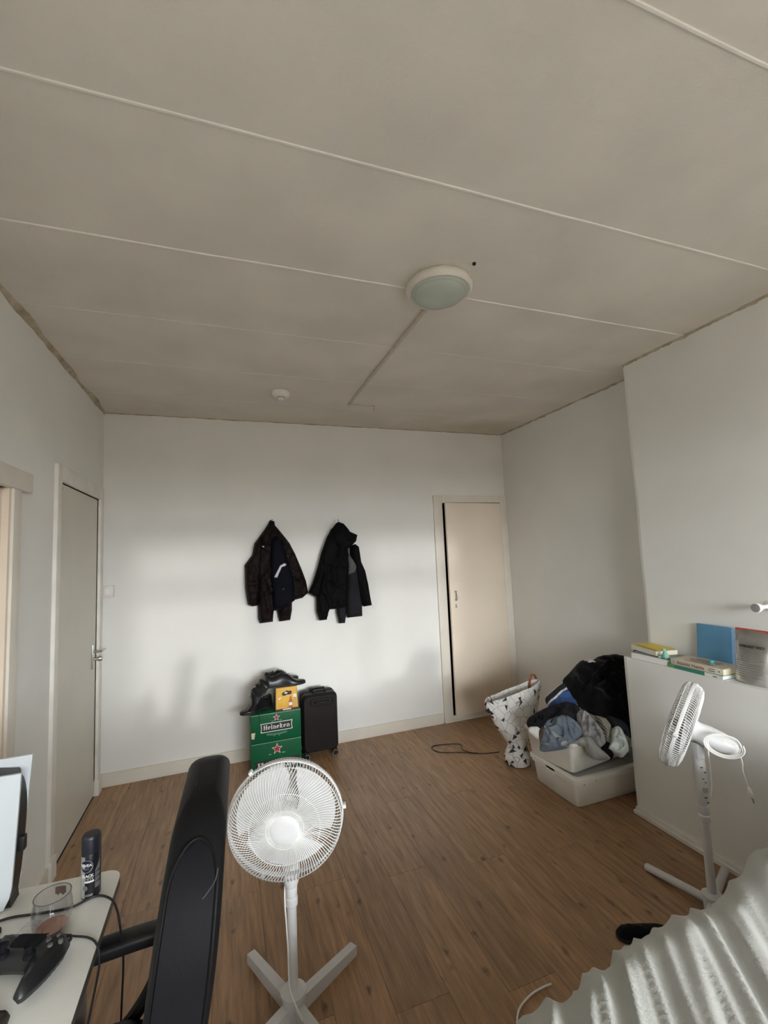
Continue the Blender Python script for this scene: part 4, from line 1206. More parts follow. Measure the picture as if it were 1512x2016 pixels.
# ------------------------------------------------------------------ desk and what stands on it
ZD = 0.74
def desk():
    t = thing('desk', 'off white desk with rounded corner along the left wall', 'desk', (0, 0, 0))
    x0, x1, y0, y1 = .03, .574, -3.62, -2.305
    out = [(x0, y0), (x1, y0)] + [(x1 - .035 + .035 * math.cos(R(a)), y1 - .035 - .012 + .035 * math.sin(R(a))) for a in range(0, 91, 15)] + [(x0, y1 + .02)]
    MB().prism(out, ZD - .003, ZD).build('desk_surface', MATS['desk_white'], t)
    MB().prism([(x, y) for x, y in out], ZD - .022, ZD - .0031).build('desk_board', MATS['desk_edge'], t)
    for x in (.08, .50):
        for y in (-3.55, -2.40):
            MB().lathe([(.022, 0), (.022, .01), (.018, .014), (.018, ZD - .022)], 16, Matrix.Translation((x, y, 0))).build('leg', MATS['dull_metal'], t)
    MB().box(.07, .51, -2.412, -2.388, .62, .66).build('crossbar', MATS['dull_metal'], t)
desk()

def console():
    t = thing('game_console', 'white upright game console with black core on the desk', 'console', (.225, -2.352, ZD))
    # two slightly flared white side plates with a black core between them
    def plate(y_in, y_out, top, side, nm):
        vs = []; nx, nz = 8, 14
        def pt(i, j, face):
            u = i / nx; v = j / nz
            x = -.13 + .26 * u; z = .004 + top * v
            fl = side * (.012 * (v - .45) ** 2 + .010 * max(0, u - .6) * (v - .2))
            xx = x + .017 * v * u
            return (xx, (y_in if face == 0 else y_out) + fl, z)
        mb = MB(); idx = {}
        for face in (0, 1):
            for i in range(nx + 1):
                for j in range(nz + 1):
                    x, y, z = pt(i, j, face)
                    # rounded lower front corner
                    if i == nx and j < 2: x -= (.012, .003)[j]
                    if j == 0 and i == nx - 1: pass
                    idx[(face, i, j)] = len(vs); vs.append((x, y, z))
        fs = []
        for i in range(nx):
            for j in range(nz):
                a, b, c, d = idx[(1, i, j)], idx[(1, i + 1, j)], idx[(1, i + 1, j + 1)], idx[(1, i, j + 1)]
                fs.append((a, b, c, d) if side < 0 else (d, c, b, a))
                a, b, c, d = idx[(0, i, j)], idx[(0, i + 1, j)], idx[(0, i + 1, j + 1)], idx[(0, i, j + 1)]
                fs.append((d, c, b, a) if side < 0 else (a, b, c, d))
        ring = [(i, 0) for i in range(nx)] + [(nx, j) for j in range(nz)] + [(i, nz) for i in range(nx, 0, -1)] + [(0, j) for j in range(nz, 0, -1)]
        for p, q in zip(ring, ring[1:] + ring[:1]):
            f = (idx[(0, *p)], idx[(0, *q)], idx[(1, *q)], idx[(1, *p)])
            fs.append(f)
        mb.add(vs, fs, False).build(nm, MATS['console_white'], t)
    plate(-.022, -.029, .300, -1, 'side_plate')
    plate(.024, .031, .318, 1, 'side_plate')
    core = []
    out = [(-.125, .004), (.108, .004), (.128, .02), (.140, .16), (.140, .24), (.128, .285), (.10, .302), (-.125, .302)]
    c = MB().prism(smooth_outline(out, 3), -.0225, .0225, Matrix.Rotation(R(90), 4, 'X')).build('core', MATS['black_plastic'], t)
    MB().box(.134, .150, -.012, .004, .118, .150, bev=.002).build('usb_dongle', MATS['black_plastic'], t)
console()

def spray_can():
    t = thing('spray_can', 'black deodorant spray can standing near the desk corner', 'spray can', (.521, -2.395, ZD))
    r = .0205; hb = .098
    MB().lathe([(r * .92, .0), (r * .98, .002), (r, .006), (r, hb), (r * .97, hb + .002)], 40).build('can_body', MATS['can_black'], t)
    MB().lathe([(r * .99, hb + .0015), (r * 1.0, hb + .010), (r * .985, hb + .034), (r * .95, hb + .0385), (r * .86, hb + .041), (0, hb + .0415)], 36).build('cap', MATS['can_cap'], t)
    cam = math.atan2(CAM_LOC[1] + 2.395, CAM_LOC[0] - .521)
    def wrap(a0):
        def f(v):
            a = cam + a0 + v.x / r
            rad = r + .0003 + v.z
            return Vector((rad * math.cos(a), rad * math.sin(a), v.y))
        return f
    def patch(u0, u1, z0, z1, a0, nm, m, par=t, lift=.0002, n=10, slope=0.0):
        w = wrap(a0); mb = MB(); vs = []
        for i in range(n + 1):
            u = u0 + (u1 - u0) * i / n
            for z in (z0, z1 + slope * i / n): vs.append(w(Vector((u, z, lift))))
        fs = [(2 * i, 2 * i + 2, 2 * i + 3, 2 * i + 1) for i in range(n)]
        return mb.add(vs, fs, True).build(nm, MATS[m], par)
    patch(-.027, -.013, .004, hb - .002, 0, 'silver_stripe', 'can_silver')
    patch(.008, .020, .022, .062, 0, 'grey_panel', 'can_grey', slope=.022)
    for k in range(3): patch(.008, .020, .033 + .012 * k, .0337 + .012 * k, 0, 'panel_line', 'print_dark', lift=.0004, slope=.005)
    # round logo
    def disc(cu, cz, rad, nm, m, lift):
        w = wrap(0); vs = [w(Vector((cu, cz, lift)))] + [w(Vector((cu + rad * math.cos(2 * PI * k / 32), cz + rad * math.sin(2 * PI * k / 32), lift))) for k in range(32)]
        return MB().add(vs, [(0, k + 1, (k + 1) % 32 + 1) for k in range(32)], True).build(nm, MATS[m], t)
    disc(-.0105, .075, .0140, 'logo_ring', 'can_silver', .0005)
    disc(-.0105, .075, .0130, 'logo', 'logo_navy', .0007)
    def wtext(s, size, cu, cz, nm, m, bold=.0):
        w = wrap(0)
        text_mesh(s, size, .00008, bold, None, lambda v: w(Vector((v.x + cu, v.y + cz, .0009 + v.z)))).build(nm, MATS[m], t)
    wtext('NIVEA', .0085, -.0105, .0775, 'lettering', 'print_white', .0002)
    wtext('MEN', .0060, -.0105, .0695, 'lettering', 'can_grey', .0001)
    wtext('BLACK', .0080, -.0075, .0535, 'lettering', 'print_white', .0003)
    wtext('WHITE', .0080, -.0075, .0465, 'lettering', 'can_silver', .0001)
    patch(-.013, .006, .0385, .0425, 0, 'label_bar', 'print_white', lift=.0005)
    disc(-.012, .027, .0055, 'round_seal', 'can_grey', .0006)
    patch(-.013, .004, .008, .013, 0, 'label_bar', 'can_grey', lift=.0005)
spray_can()

def drinking_glass():
    t = thing('drinking_glass', 'clear rounded tumbler with a little pink drink on the desk', 'glass', (.473, -2.497, ZD))
    o = [(0, 0), (.018, .0), (.026, .004), (.032, .014), (.0365, .03), (.038, .045), (.0365, .060), (.0345, .072), (.0345, .080)]
    i = [(.0330, .080), (.0330, .072), (.0350, .060), (.0365, .045), (.0350, .031), (.030, .016), (.024, .0085), (0, .007)]
    MB().lathe(o + i, 40, cap=False).build('glass_wall', MATS['clear_glass'], t)
    MB().tube([(.0338 * math.cos(a * PI / 20), .0338 * math.sin(a * PI / 20), .080) for a in range(40)], .0009, 6, closed=True).build('rim', MATS['lining_grey'], t)
    MB().lathe([(0, .0078), (.0235, .0090), (.0285, .0155), (.0290, .0165), (0, .0165)], 32).build('drink', MATS['drink_rose'], t)
    w = []
    for k in range(9):
        a = R(58 + k * 5)
        for z in (.060, .075): w.append((.0325 * math.cos(a), .0325 * math.sin(a), z - (.004 if k in (2, 3, 6) and z < .07 else 0)))
    MB().add(w, [(2 * k, 2 * k + 2, 2 * k + 3, 2 * k + 1) for k in range(8)], True).build('printed_mark', MATS['brown_cloth'], t)
drinking_glass()

def controller():
    t = thing('game_controller', 'black game controller lying on the desk', 'controller', (.448, -2.587, ZD + .004), (0, 0, R(-22)))
    half = [(0, .040), (.020, .041), (.040, .047), (.058, .048), (.072, .038), (.079, .018), (.081, -.008), (.079, -.036), (.074, -.060), (.066, -.076), (.055, -.077), (.047, -.066), (.040, -.040), (.030, -.024), (.014, -.021)]
    out = half + [(-x, y) for x, y in half[::-1] if x > 0.001]
    vs, fs = garment(out, .022, step=.006, rnd=.022, back=.018, base=.020, back_round=True)
    b = MB().add(vs, fs, True).build('shell', MATS['black_plastic'], t)
    MB().prism(rrect(.058, .030, .006, 4, 0, .018), .0405, .0435).build('touch_pad', MATS['black_leather_flat'], t)
    for s in (-1, 1):
        MB().lathe([(.011, .036), (.010, .043), (.0055, .046), (.0055, .052), (.0095, .055), (.0095, .058), (.006, .057), (0, .0565)], 20, Matrix.Translation((s * .027, -.010, 0))).build('thumb_stick', MATS['black_leather_flat'], t)
    for k in range(4):
        a = k * PI / 2
        MB().lathe([(.0048, .038), (.0048, .0445), (.004, .046), (0, .0463)], 14, Matrix.Translation((.055 + .012 * math.cos(a), .018 + .012 * math.sin(a), 0))).build('face_button', MATS['lining_grey'], t)
        MB().box(-.0035, .0035, .004, .0115, .038, .0445, Matrix.Translation((-.055, .018, 0)) @ Matrix.Rotation(a, 4, 'Z'), bev=.001).build('direction_key', MATS['lining_grey'], t)
    for s in (-1, 1): MB().box(s * .055 - .013, s * .055 + .013, .040, .052, .016, .030, bev=.004).build('trigger', MATS['black_plastic'], t)
controller()

def desk_bits():
    c = MB().tube(spline([(.20, -2.46, ZD + .004), (.30, -2.433, ZD + .004), (.36, -2.413, ZD + .004), (.43, -2.425, ZD + .004), (.491, -2.432, ZD + .004), (.535, -2.415, ZD + .005), (.572, -2.440, ZD + .005), (.592, -2.472, ZD - .004), (.600, -2.478, ZD - .04), (.600, -2.455, ZD - .09), (.597, -2.425, ZD - .16), (.59, -2.41, ZD - .30)], 8), .0026, 6)
    tag(c.build('console_cable', MATS['cable_black']), 'black cable running behind the glass and off the desk edge', 'cable')
    c = MB().tube(spline([(.457, -2.545, ZD + .022), (.468, -2.522, ZD + .018), (.490, -2.516, ZD + .008), (.520, -2.528, ZD + .004), (.553, -2.546, ZD + .004), (.574, -2.570, ZD + .002), (.584, -2.590, ZD - .02), (.582, -2.64, ZD - .06), (.572, -2.70, ZD - .13), (.56, -2.76, ZD - .25)], 8), .0022, 6)
    tag(c.build('controller_cable', MATS['cable_black']), 'thin black cable from the game controller over the desk edge', 'cable')
    s = thing('monitor_stand', 'black monitor foot at the left side of the desk', 'stand', (.27, -2.455, ZD), (0, 0, R(-28)))
    MB().box(-.12, .085, -.05, .05, 0, .014, bev=.004).build('foot_plate', MATS['black_plastic'], s)
    MB().box(-.10, -.06, -.02, .02, .012, .16, bev=.004).build('stand_neck', MATS['black_plastic'], s)
    p = thing('snack_packet', 'dark and gold crumpled packet at the front of the desk', 'packet', (.425, -2.720, ZD))
    vs, fs = garment([(-.05, -.03), (.03, -.045), (.045, .0), (.036, .045), (-.03, .04)], .016, step=.008, rnd=.02, crumple=.010, cfreq=40, seed=5)
    MB().add(vs, fs, True, 0, Matrix.Translation((0, 0, .005))).build('wrapper', MATS['packet_dark'], p)
    MB().prism([(-.02, -.034), (.030, -.050), (.046, -.02), (.040, -.005), (.0, -.02)], .003, .0075).build('gold_edge', MATS['packet_gold'], p)
    f = thing('clear_sheet', 'small thin clear sheet beside the drinking glass', 'film', (.425, -2.478, ZD))
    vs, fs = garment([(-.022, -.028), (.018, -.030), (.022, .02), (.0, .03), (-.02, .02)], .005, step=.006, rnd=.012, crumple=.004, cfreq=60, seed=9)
    MB().add(vs, fs, True, 0, Matrix.Translation((0, 0, .004))).build('film_sheet', MATS['clear_glass'], f)  # thin clear crumpled sheet lying on the desk
desk_bits()

# ------------------------------------------------------------------ storage bins, laundry basket, clothes
def bins():
    t = thing('storage_bin', 'lower cream plastic storage bin with clear lid on the floor', 'bin', (2.735, -1.520, 0), group='cream storage bins')
    w, d, h = .68, .40, .145
    def tub(h, w, d, tap, wall, rimh, M=None):
        mb = MB()
        def ring(z, s, r=.03): return [(w / 2 + x, d / 2 + y, z) for x, y in rrect(w - 2 * s, d - 2 * s, r, 5)]
        mb.loft([ring(0, tap + .008, .028), ring(.008, tap), ring(h - rimh, tap * .2), ring(h - rimh, -.006), ring(h, -.006), ring(h, wall), ring(.012, tap + wall), ring(.010, tap + wall + .01)], M)
        return mb
    tub(h, w, d, .014, .004, .014).build('tub', MATS['bin_plastic'], t)
    def ring(z, s, r=.03): return [(w / 2 + x, d / 2 + y, z) for x, y in rrect(w - 2 * s, d - 2 * s, r, 5)]
    MB().loft([ring(h + .004, .002), ring(h + .004, -.014), ring(h + .022, -.014), ring(h + .026, -.009), ring(h + .026, .018), ring(h + .020, .024), ring(h + .018, .05, .02)], cap=False).build('lid_rim', MATS['bin_plastic'], t)
    MB().loft([ring(h + .014, .030, .02), ring(h + .0195, .026, .02)]).build('lid_panel', MATS['lid_clear'], t)
    for k in range(3): MB().box(.45 + .03 * k, .456 + .03 * k, .03, d - .03, h + .020, h + .0235).build('lid_rib', MATS['lid_clear'], t)
    MB().box(-.014, .002, .16, .24, h - .02, h + .018, bev=.003).build('clip', MATS['bin_plastic'], t)
    for (x, y, z, a) in ((.02, -.0008, .118, .012), (.11, -.0008, .126, .009)):
        MB().box(x + .03, x + .03 + a, -.0065, -.004, z + .014, z + .017).build('scuff', MATS['brown_cloth'], t)
    t2 = thing('storage_bin', 'upper cream plastic storage bin, open and heaped with clothes', 'bin', (2.748, -1.496, .1725), (0, 0, R(8)), group='cream storage bins')
    tub(.175, .60, .385, .022, .004, .012).build('tub', MATS['bin_plastic'], t2)
    MB().box(-.008, .05, -.014, .03, .164, .186, bev=.006).build('clip', MATS['bin_plastic'], t2)
bins()

def laundry_basket():
    t = thing('laundry_basket', 'white fabric laundry basket with black triangle print and tan handles', 'basket', (2.78, -.90, 0))
    prof = [(0.0, .0, .0, .075, .070), (.006, .0, .0, .088, .082), (.05, -.002, 0, .094, .088), (.095, -.004, 0, .078, .072), (.125, .0, 0, .066, .060), (.15, .004, 0, .074, .064), (.21, .004, 0, .112, .085), (.29, .0, 0, .160, .095), (.38, -.004, 0, .198, .088), (.46, -.004, 0, .226, .076), (.515, -.002, 0, .236, .066)]
    K = 48
    def ring(p, sh=0.0):
        z, cx, cy, rx, ry = p
        r = []
        for k in range(K):
            a = 2 * PI * k / K
            wr = 1 + .05 * noise.noise(Vector((math.cos(a) * 2.3, math.sin(a) * 2.3, z * 9)))
            tilt = .042 * (math.cos(a)) * (z / .5) ** 2 - .012 * (z / .5) ** 2
            sag = .012 * noise.noise(Vector((math.cos(a) * 1.5, math.sin(a) * 1.5, 7))) * (z / .5)
            r.append((cx + (rx - sh) * wr * math.cos(a), cy + (ry - sh) * wr * math.sin(a), z + tilt + sag))
        return r
    fine = []
    for i in range(len(prof) - 1):
        for q in (0, .33, .67): fine.append(tuple(prof[i][j] + (prof[i + 1][j] - prof[i][j]) * q for j in range(5)))
    fine.append(prof[-1])
    rings = [ring(p) for p in fine]
    inner = [ring(p, .005) for p in fine[::-1][:-6]]
    MB().loft(rings + inner).build('basket_body', MATS['basket_print'], t)
    rnd = random.Random(4)
    for i in range(2, len(fine) - 1, 1):
        for k in range(K):
            if rnd.random() > 1.0 * fine[i][3] ** 1.2: continue
            a, b = Vector(rings[i][k]), Vector(rings[i][(k + 1) % K])
            up = (Vector(rings[i + 1][k]) - a)
            u = (b - a).normalized(); v = up.normalized(); nn = u.cross(v).normalized()
            s = .017 + .009 * rnd.random(); th = rnd.random() * 6.28
            tri = [(s * math.cos(th + q), s * math.sin(th + q)) for q in (0, 2.3, 3.5)]
            c = a + up * .4
            vs = [c + u * p[0] + v * p[1] + nn * .0018 for p in tri] + [c + u * p[0] + v * p[1] - nn * .001 for p in tri]
            MB().add(vs, [(0, 1, 2), (5, 4, 3), (0, 3, 4, 1), (1, 4, 5, 2), (2, 5, 3, 0)]).build('triangle_print', MATS['print_dark'], t)
    for s, a0 in ((-1, 196), (1, 30)):
        e = []
        a = R(a0)
        for da in (-.17, .17):
            aa = a + da
            e.append(Vector((.236 * math.cos(aa), .068 * math.sin(aa), .505 + .042 * math.cos(aa) - .012)) + Vector((-.03 if da * s < 0 else .01, 0, 0)) * 0)
        c0 = (e[0] + e[1]) / 2
        e = [c0 + Vector((-.038, 0, -.004 - .008 * s)), c0 + Vector((.030, 0, .004))]
        m = (e[0] + e[1]) / 2 + Vector((.0, 0, .060))
        path = spline([e[0] + Vector((0, 0, -.035)), e[0], m + (e[0] - m) * .55 + Vector((0, 0, .012)), m, m + (e[1] - m) * .55 + Vector((0, 0, .012)), e[1], e[1] + Vector((0, 0, -.035))], 5)
        out = Vector((math.cos(a), math.sin(a), 0))
        tan = Vector((.25 * s, -1, 0)).normalized()
        rg = [[p + tan * .012 + out * .0015, p + tan * .012 - out * .0015, p - tan * .012 - out * .0015, p - tan * .012 + out * .0015] for p in path]
        MB().loft(rg).build('handle', MATS['leather_tan'], t)
laundry_basket()

PN = (-.5, -.65, .57)
def cloth_pile():
    F = (2.80, -1.45, .40)
    def cl(name, label, cat, m, out, P0, t, off, **kw):
        th = thing(name, label, cat, P0, plane_matrix((0, 0, 0), PN).to_euler(), 'clothes heaped in the open bin')
        vs, fs = garment(out, t, **kw)
        MB().add(vs, fs, True, 0, Matrix.Translation((0, 0, off))).build('fabric', MATS[m], th, autosm=False)
        return th
    h = cl('hoodie', 'big black hoodie heaped on top of the clothes against the wall', 'hoodie', 'black_knit',
       [(-0.176, 0.078), (-0.129, 0.13), (-0.051, 0.213), (0.003, 0.21), (0.068, 0.246), (0.145, 0.262), (0.20, 0.26), (0.25, 0.235), (0.265, 0.166), (0.26, -0.049), (0.23, -0.216), (0.169, -0.243), (0.143, -0.197), (0.068, -0.153), (-0.013, -0.136), (-0.087, -0.097), (-0.147, -0.039), (-0.171, 0.014)], (3.1, -1.32, .55), .10, 0, step=.013, rnd=.10, fold=.035, ffreq=22, fdir=.6, seed=21, crumple=.045, cfreq=10, back=.08, back_round=True)
    vs, fs = garment([(-.012, .175), (.005, .196), (.030, .186), (.045, .172), (.02, .178), (.006, .174)], .004, step=.006, rnd=.006)
    MB().add(vs, fs, True, 0, Matrix.Translation((0, 0, .086))).build('neck_label', MATS['strap_white'], h)
    cl('football_shirt', 'blue, black and white striped shirt beside the laundry basket', 'shirt', 'jersey_stripe', [(-0.121, 0.017), (-0.087, 0.058), (-0.005, 0.123), (0.038, 0.097), (0.061, 0.035), (0.078, -0.01), (0.02, -0.10), (-.05, -.12), (-0.096, -0.07), (-0.115, -0.021)], (2.93, -1.25, .5), .045, 0, step=.008, rnd=.05, fold=.016, ffreq=30, fdir=.5, seed=22, crumple=.014, cfreq=16, back=.06, back_round=True)
    cl('sweater', 'dark grey sweater at the back edge of the open bin', 'sweater', 'charcoal_cloth', [(-0.263, 0.037), (-0.235, 0.082), (-0.13, 0.14), (-0.041, 0.175), (0.029, 0.172), (0.06, 0.138), (0.047, 0.078), (-0.024, 0.05), (-0.095, 0.03), (-0.155, -0.01), (-0.218, 0.0), (-0.25, 0.01)], F, .045, -.01, step=.007, rnd=.035, fold=.024, ffreq=42, fdir=1.1, seed=23, crumple=.026, cfreq=16, back=.05, back_round=True)
    cl('t_shirt', 'crumpled blue grey shirt hanging over the front rim of the open bin', 'shirt', 'blue_grey_cloth', [(-0.194, -0.101), (-0.181, -0.012), (-0.155, 0.045), (-0.092, 0.085), (-0.035, 0.096), (0.018, 0.072), (0.054, 0.026), (0.055, -0.014), (0.003, -0.065), (-0.04, -0.092), (-0.136, -0.116), (-0.185, -0.12)], F, .050, 0, step=.0055, rnd=.035, fold=.020, ffreq=50, fdir=.9, seed=24, crumple=.032, cfreq=17, back=.05, back_round=True)
    cl('sock', 'white sock at the left rim of the open bin', 'sock', 'white_cloth', [(-0.251, -0.0), (-0.217, 0.023), (-0.176, 0.009), (-0.187, -0.061), (-0.242, -0.028)], F, .02, .012, step=.008, rnd=.02, fold=.008, ffreq=60, seed=25, back=.02)
    cl('inside_out_pocket', 'pale grey folded cloth lying on the blue grey shirt', 'cloth', 'light_grey_cloth', [(-0.157, 0.017), (-0.127, -0.001), (-0.037, -0.062), (-0.06, -0.09), (-0.119, -0.075), (-0.156, -0.017)], F, .014, .052, step=.007, rnd=.02, fold=.010, ffreq=70, fdir=.4, seed=26)
    cl('belt', 'short brown strap at the edge of the blue grey shirt', 'strap', 'brown_cloth', [(-0.189, -0.013), (-0.154, 0.021), (-0.161, -0.031), (-0.189, -0.081)], F, .012, .038, step=.008, rnd=.012, seed=27)
    cl('marl_shirt', 'marled light grey shirt in the middle of the clothes heap', 'shirt', 'marl_grey', [(0.028, 0.1), (0.059, 0.131), (0.099, 0.119), (0.127, 0.079), (0.172, 0.015), (0.175, -0.051), (0.133, -0.077), (0.094, -0.028), (0.054, -0.025), (0.042, 0.039)], F, .048, .006, step=.0055, rnd=.035, fold=.020, ffreq=50, fdir=-.5, seed=28, crumple=.026, cfreq=18, back=.05, back_round=True)
    cl('undershirt', 'warm grey undershirt hanging low over the bin corner', 'shirt', 'warm_grey_cloth', [(-0.017, -0.067), (0.048, -0.022), (0.101, -0.02), (0.134, -0.067), (0.189, -0.126), (0.098, -0.14), (0.065, -0.099), (0.055, -0.077)], F, .034, .01, step=.008, rnd=.03, fold=.014, ffreq=55, fdir=.2, seed=29, crumple=.016, cfreq=24, back=.03, back_round=True)
    cl('striped_shirt', 'finely striped beige shirt between grey shirt and black hoodie', 'shirt', 'pinstripe', [(0.134, 0.1), (0.19, 0.094), (0.221, 0.059), (0.212, 0.005), (0.182, -0.044), (0.168, 0.014)], F, .035, .004, step=.008, rnd=.03, fold=.010, ffreq=40, seed=30, crumple=.014, cfreq=20, back=.05, back_round=True)
    cl('black_sock', 'small black sock below the marled grey shirt', 'sock', 'black_cloth', [(0.132, -0.08), (0.182, -0.034), (0.215, -0.077), (0.188, -0.131)], F, .03, .0, step=.010, rnd=.03, seed=31, back=.03)
    cl('plastic_bag', 'crumpled pale plastic bag next to the chimney breast', 'bag', 'pale_plastic_bag', [(0.212, 0.024), (0.249, 0.054), (0.277, 0.029), (0.295, -0.053), (0.276, -0.093), (0.241, -0.115), (0.189, -0.088), (0.18, -0.07), (0.204, -0.029)], F, .045, .004, step=.0055, rnd=.03, fold=.016, ffreq=50, fdir=-.3, seed=32, crumple=.032, cfreq=22, back=.04, back_round=True)
    cl('vest', 'black and grey vest under the hoodie above the plastic bag', 'vest', 'charcoal_cloth', [(0.20, 0.105), (0.261, 0.095), (0.31, 0.066), (0.315, -.01), (0.273, 0.02), (0.218, 0.04)], F, .025, .012, step=.010, rnd=.03, fold=.012, ffreq=50, seed=33, crumple=.014, cfreq=20, back=.05, back_round=True)
cloth_pile()

# ------------------------------------------------------------------ ledge
def book(name, label, loc, rotz, L, D, T, cover, pages, spine=None):
    """L along y (spine length), D along x (spine on -x side, towards the room)"""
    t = thing(name, label, 'book', loc, (0, 0, rotz))
    MB().box(-D / 2 + .001, D / 2 - .003, -L / 2 + .003, L / 2 - .003, .0012, T - .0012).build('pages', MATS[pages], t)
    MB().box(-D / 2, D / 2, -L / 2, L / 2, 0, .0012).build('cover', MATS[cover], t)
    MB().box(-D / 2, D / 2, -L / 2, L / 2, T - .0012, T).build('cover', MATS[cover], t)
    if spine: MB().box(-D / 2 - .0012, -D / 2 + .0005, -L / 2, L / 2, 0, T, bev=.0005).build('spine', MATS[spine], t)
    return t

def ledge_items():
    z = ZL
    b = book('book', 'thick book with grey teal cover lying under the yellow book', (3.112, -1.818, z), R(2), .222, .152, .034, 'cover_teal', 'page_white')
    MB().box(-.05, .05, -.095, -.04, .034, .0346).build('cover_print', MATS['cover_teal'], b)
    y = book('book', 'yellow covered paperback on top of the teal book at the ledge end', (3.140, -1.772, z + .036), R(-12), .205, .135, .026, 'cover_yellow', 'page_white')
    MB().box(-.055, -.045, -.08, .08, .026, .0265).build('cover_print', MATS['print_rust'], y)
    tag(MB().box(3.09, 3.15, -1.705, -1.672, z + .0005, z + .030, bev=.005).build('wallet', MATS['black_leather_flat']), 'black wallet on the far end of the ledge behind the teal book', 'wallet')
    g = book('book', 'green and white paperback at the bottom of the right book stack', (3.112, -2.078, z), R(-1.5), .285, .15, .019, 'cover_green', 'page_white', 'cover_green')
    MB().box(-.0772, -.0755, -.1425, -.055, .0004, .0186).build('spine_panel', MATS['print_white'], g)
    MB().box(-.0772, -.0755, .105, .1425, .0004, .0186).build('spine_panel', MATS['cover_lime'], g)
    MB().box(-.0776, -.0765, -.115, -.095, .006, .010).build('spine_mark', MATS['print_dark'], g)
    a = book('book', 'cream paperback with rust red title on its spine', (3.108, -2.085, z + .0195), R(1.0), .262, .138, .028, 'cover_cream', 'page_cream', 'cover_cream')
    S = Matrix.Translation((-.0703, 0, .014)) @ Matrix.Rotation(R(-90), 4, 'Z') @ Matrix.Rotation(R(90), 4, 'X')
    text_mesh('Atomic Habits', .0235, .0003, .0004, S @ Matrix.Translation((-.028, 0, 0))).build('title', MATS['print_rust'], a)
    for k in (-1, 1): MB().box(-.0708, -.070, -.092, -.062, .014 + k * .005 - .0012, .014 + k * .005 + .0016).build('author_line', MATS['print_dark'], a)
    MB().lathe([(.004, 0), (.004, .0006)], 12, S @ Matrix.Translation((.112, 0, 0))).build('spine_mark', MATS['cover_green'], a)
    MB().box(-.0708, -.070, .110, .122, .004, .024).build('spine_block', MATS['grey_disc'], a)
    for k in range(4): MB().box(-.045 + .022 * k, -.035 + .022 * k, -.07, .08 - .02 * (k % 2), .028, .0284).build('cover_print', MATS['print_rust'], a)
    # small mint figurine on the teal book
    f = thing('figurine', 'small mint green animal figurine standing on the teal book', 'figurine', (3.062, -1.905, z + .0345))
    MB().lathe([(0, 0), (.020, 0), (.022, .006), (.017, .014), (.011, .026), (.0085, .034), (.006, .040), (0, .042)], 20, Matrix.Identity(4), sy=1.1).build('body', MATS['figurine_mint'], f)
    MB().lathe([(0, -.010), (.007, -.006), (.009, 0), (.007, .007), (0, .011)], 16, aim((-.002, .003, .043), (-.5, .5, .15))).build('head', MATS['figurine_mint'], f)
    for s in (-1, 1): MB().lathe([(0, 0), (.005, .002), (.0055, .010), (.003, .018), (0, .02)], 12, aim((-.012, s * .011, .004), (-.8, s * .5, .12))).build('paw', MATS['figurine_mint'], f)
    q = thing('bottle_cap_charm', 'teal ball with dark base on top of the cream paperback', 'ornament', (3.085, -2.135, z + .0475))
    MB().lathe([(.014, 0), (.016, .004), (.012, .008), (0, .009)], 18).build('charm_base', MATS['cover_teal'], q)
    MB().lathe([(0, .004), (.007, .006), (.0105, .013), (.008, .020), (0, .023)], 18, sx=1.15).build('ball', MATS['ball_teal'], q)
    # blue canvas leaning against the chimney breast
    c = thing('canvas_picture', 'small square canvas painted plain blue leaning on the chimney breast', 'picture', (3.190, -2.078, z + .0005), (0, R(6.5), 0))
    MB().box(-.008, .008, -.088, .088, 0, .218).build('canvas_sides', MATS['canvas_edge'], c)
    MB().box(-.0092, -.0080, -.088, .088, 0, .218, bev=.0004).build('painted_face', MATS['canvas_blue'], c)
    # silver pouch
    p = thing('foil_pouch', 'silver foil powder pouch with red top seal on the ledge', 'pouch', (3.085, -2.315, z))
    w, h = .152, .235
    rings = []
    N = 28; K = 26
    for i in range(N + 1):
        v = i / N
        thk = .030 * (1 - v) ** .55 * (1 - .15 * math.sin(v * 9)) + .0016
        if v < .06: thk *= .75 + .25 * v / .06
        r = []
        wv = w * (1 - .035 * math.sin(v * PI * 1.1) + .02 * math.sin(v * 7))
        for k in range(K):
            a = 2 * PI * k / K
            cx, sy = math.cos(a), math.sin(a)
            dn = .004 * noise.noise(Vector((cx * 3, sy * 3 + 5, v * 6))) * (1 if v > .04 else 0)
            r.append((sy * thk * (abs(sy) ** .3) + dn + .035 * v, -cx * wv / 2, v * h))
        rings.append(r)
    MB().loft(rings).build('pouch_body', MATS['foil_silver'], p)
    MB().box(.0335, .0375, -w / 2 + .004, w / 2 - .002, h - .012, h + .006).build('top_seal', MATS['foil_red'], p)
    def onface(v, u):  # point on the room side of the pouch
        thk = .030 * (1 - v) ** .55 * (1 - .15 * math.sin(v * 9)) + .0016
        wv = w * (1 - .035 * math.sin(v * PI * 1.1) + .02 * math.sin(v * 7))
        cx = max(-1, min(1, 2 * u / wv)); sy = -math.sqrt(1 - cx * cx)
        dn = .004 * noise.noise(Vector((cx * 3, sy * 3 + 5, v * 6)))
        return Vector((sy * thk * (abs(sy) ** .3) + dn + .035 * v - .0022, -u, v * h))
    tm = text_mesh('UPFRONT WEY', .0155, .0002, .0005)
    MB().add([onface((.70 * h + q.y) / h, q.x + .001) + Vector((-q.z, 0, 0)) for q in tm.v], tm.f).build('lettering', MATS['print_dark'], p)
    tx = MB()
    rr = random.Random(3)
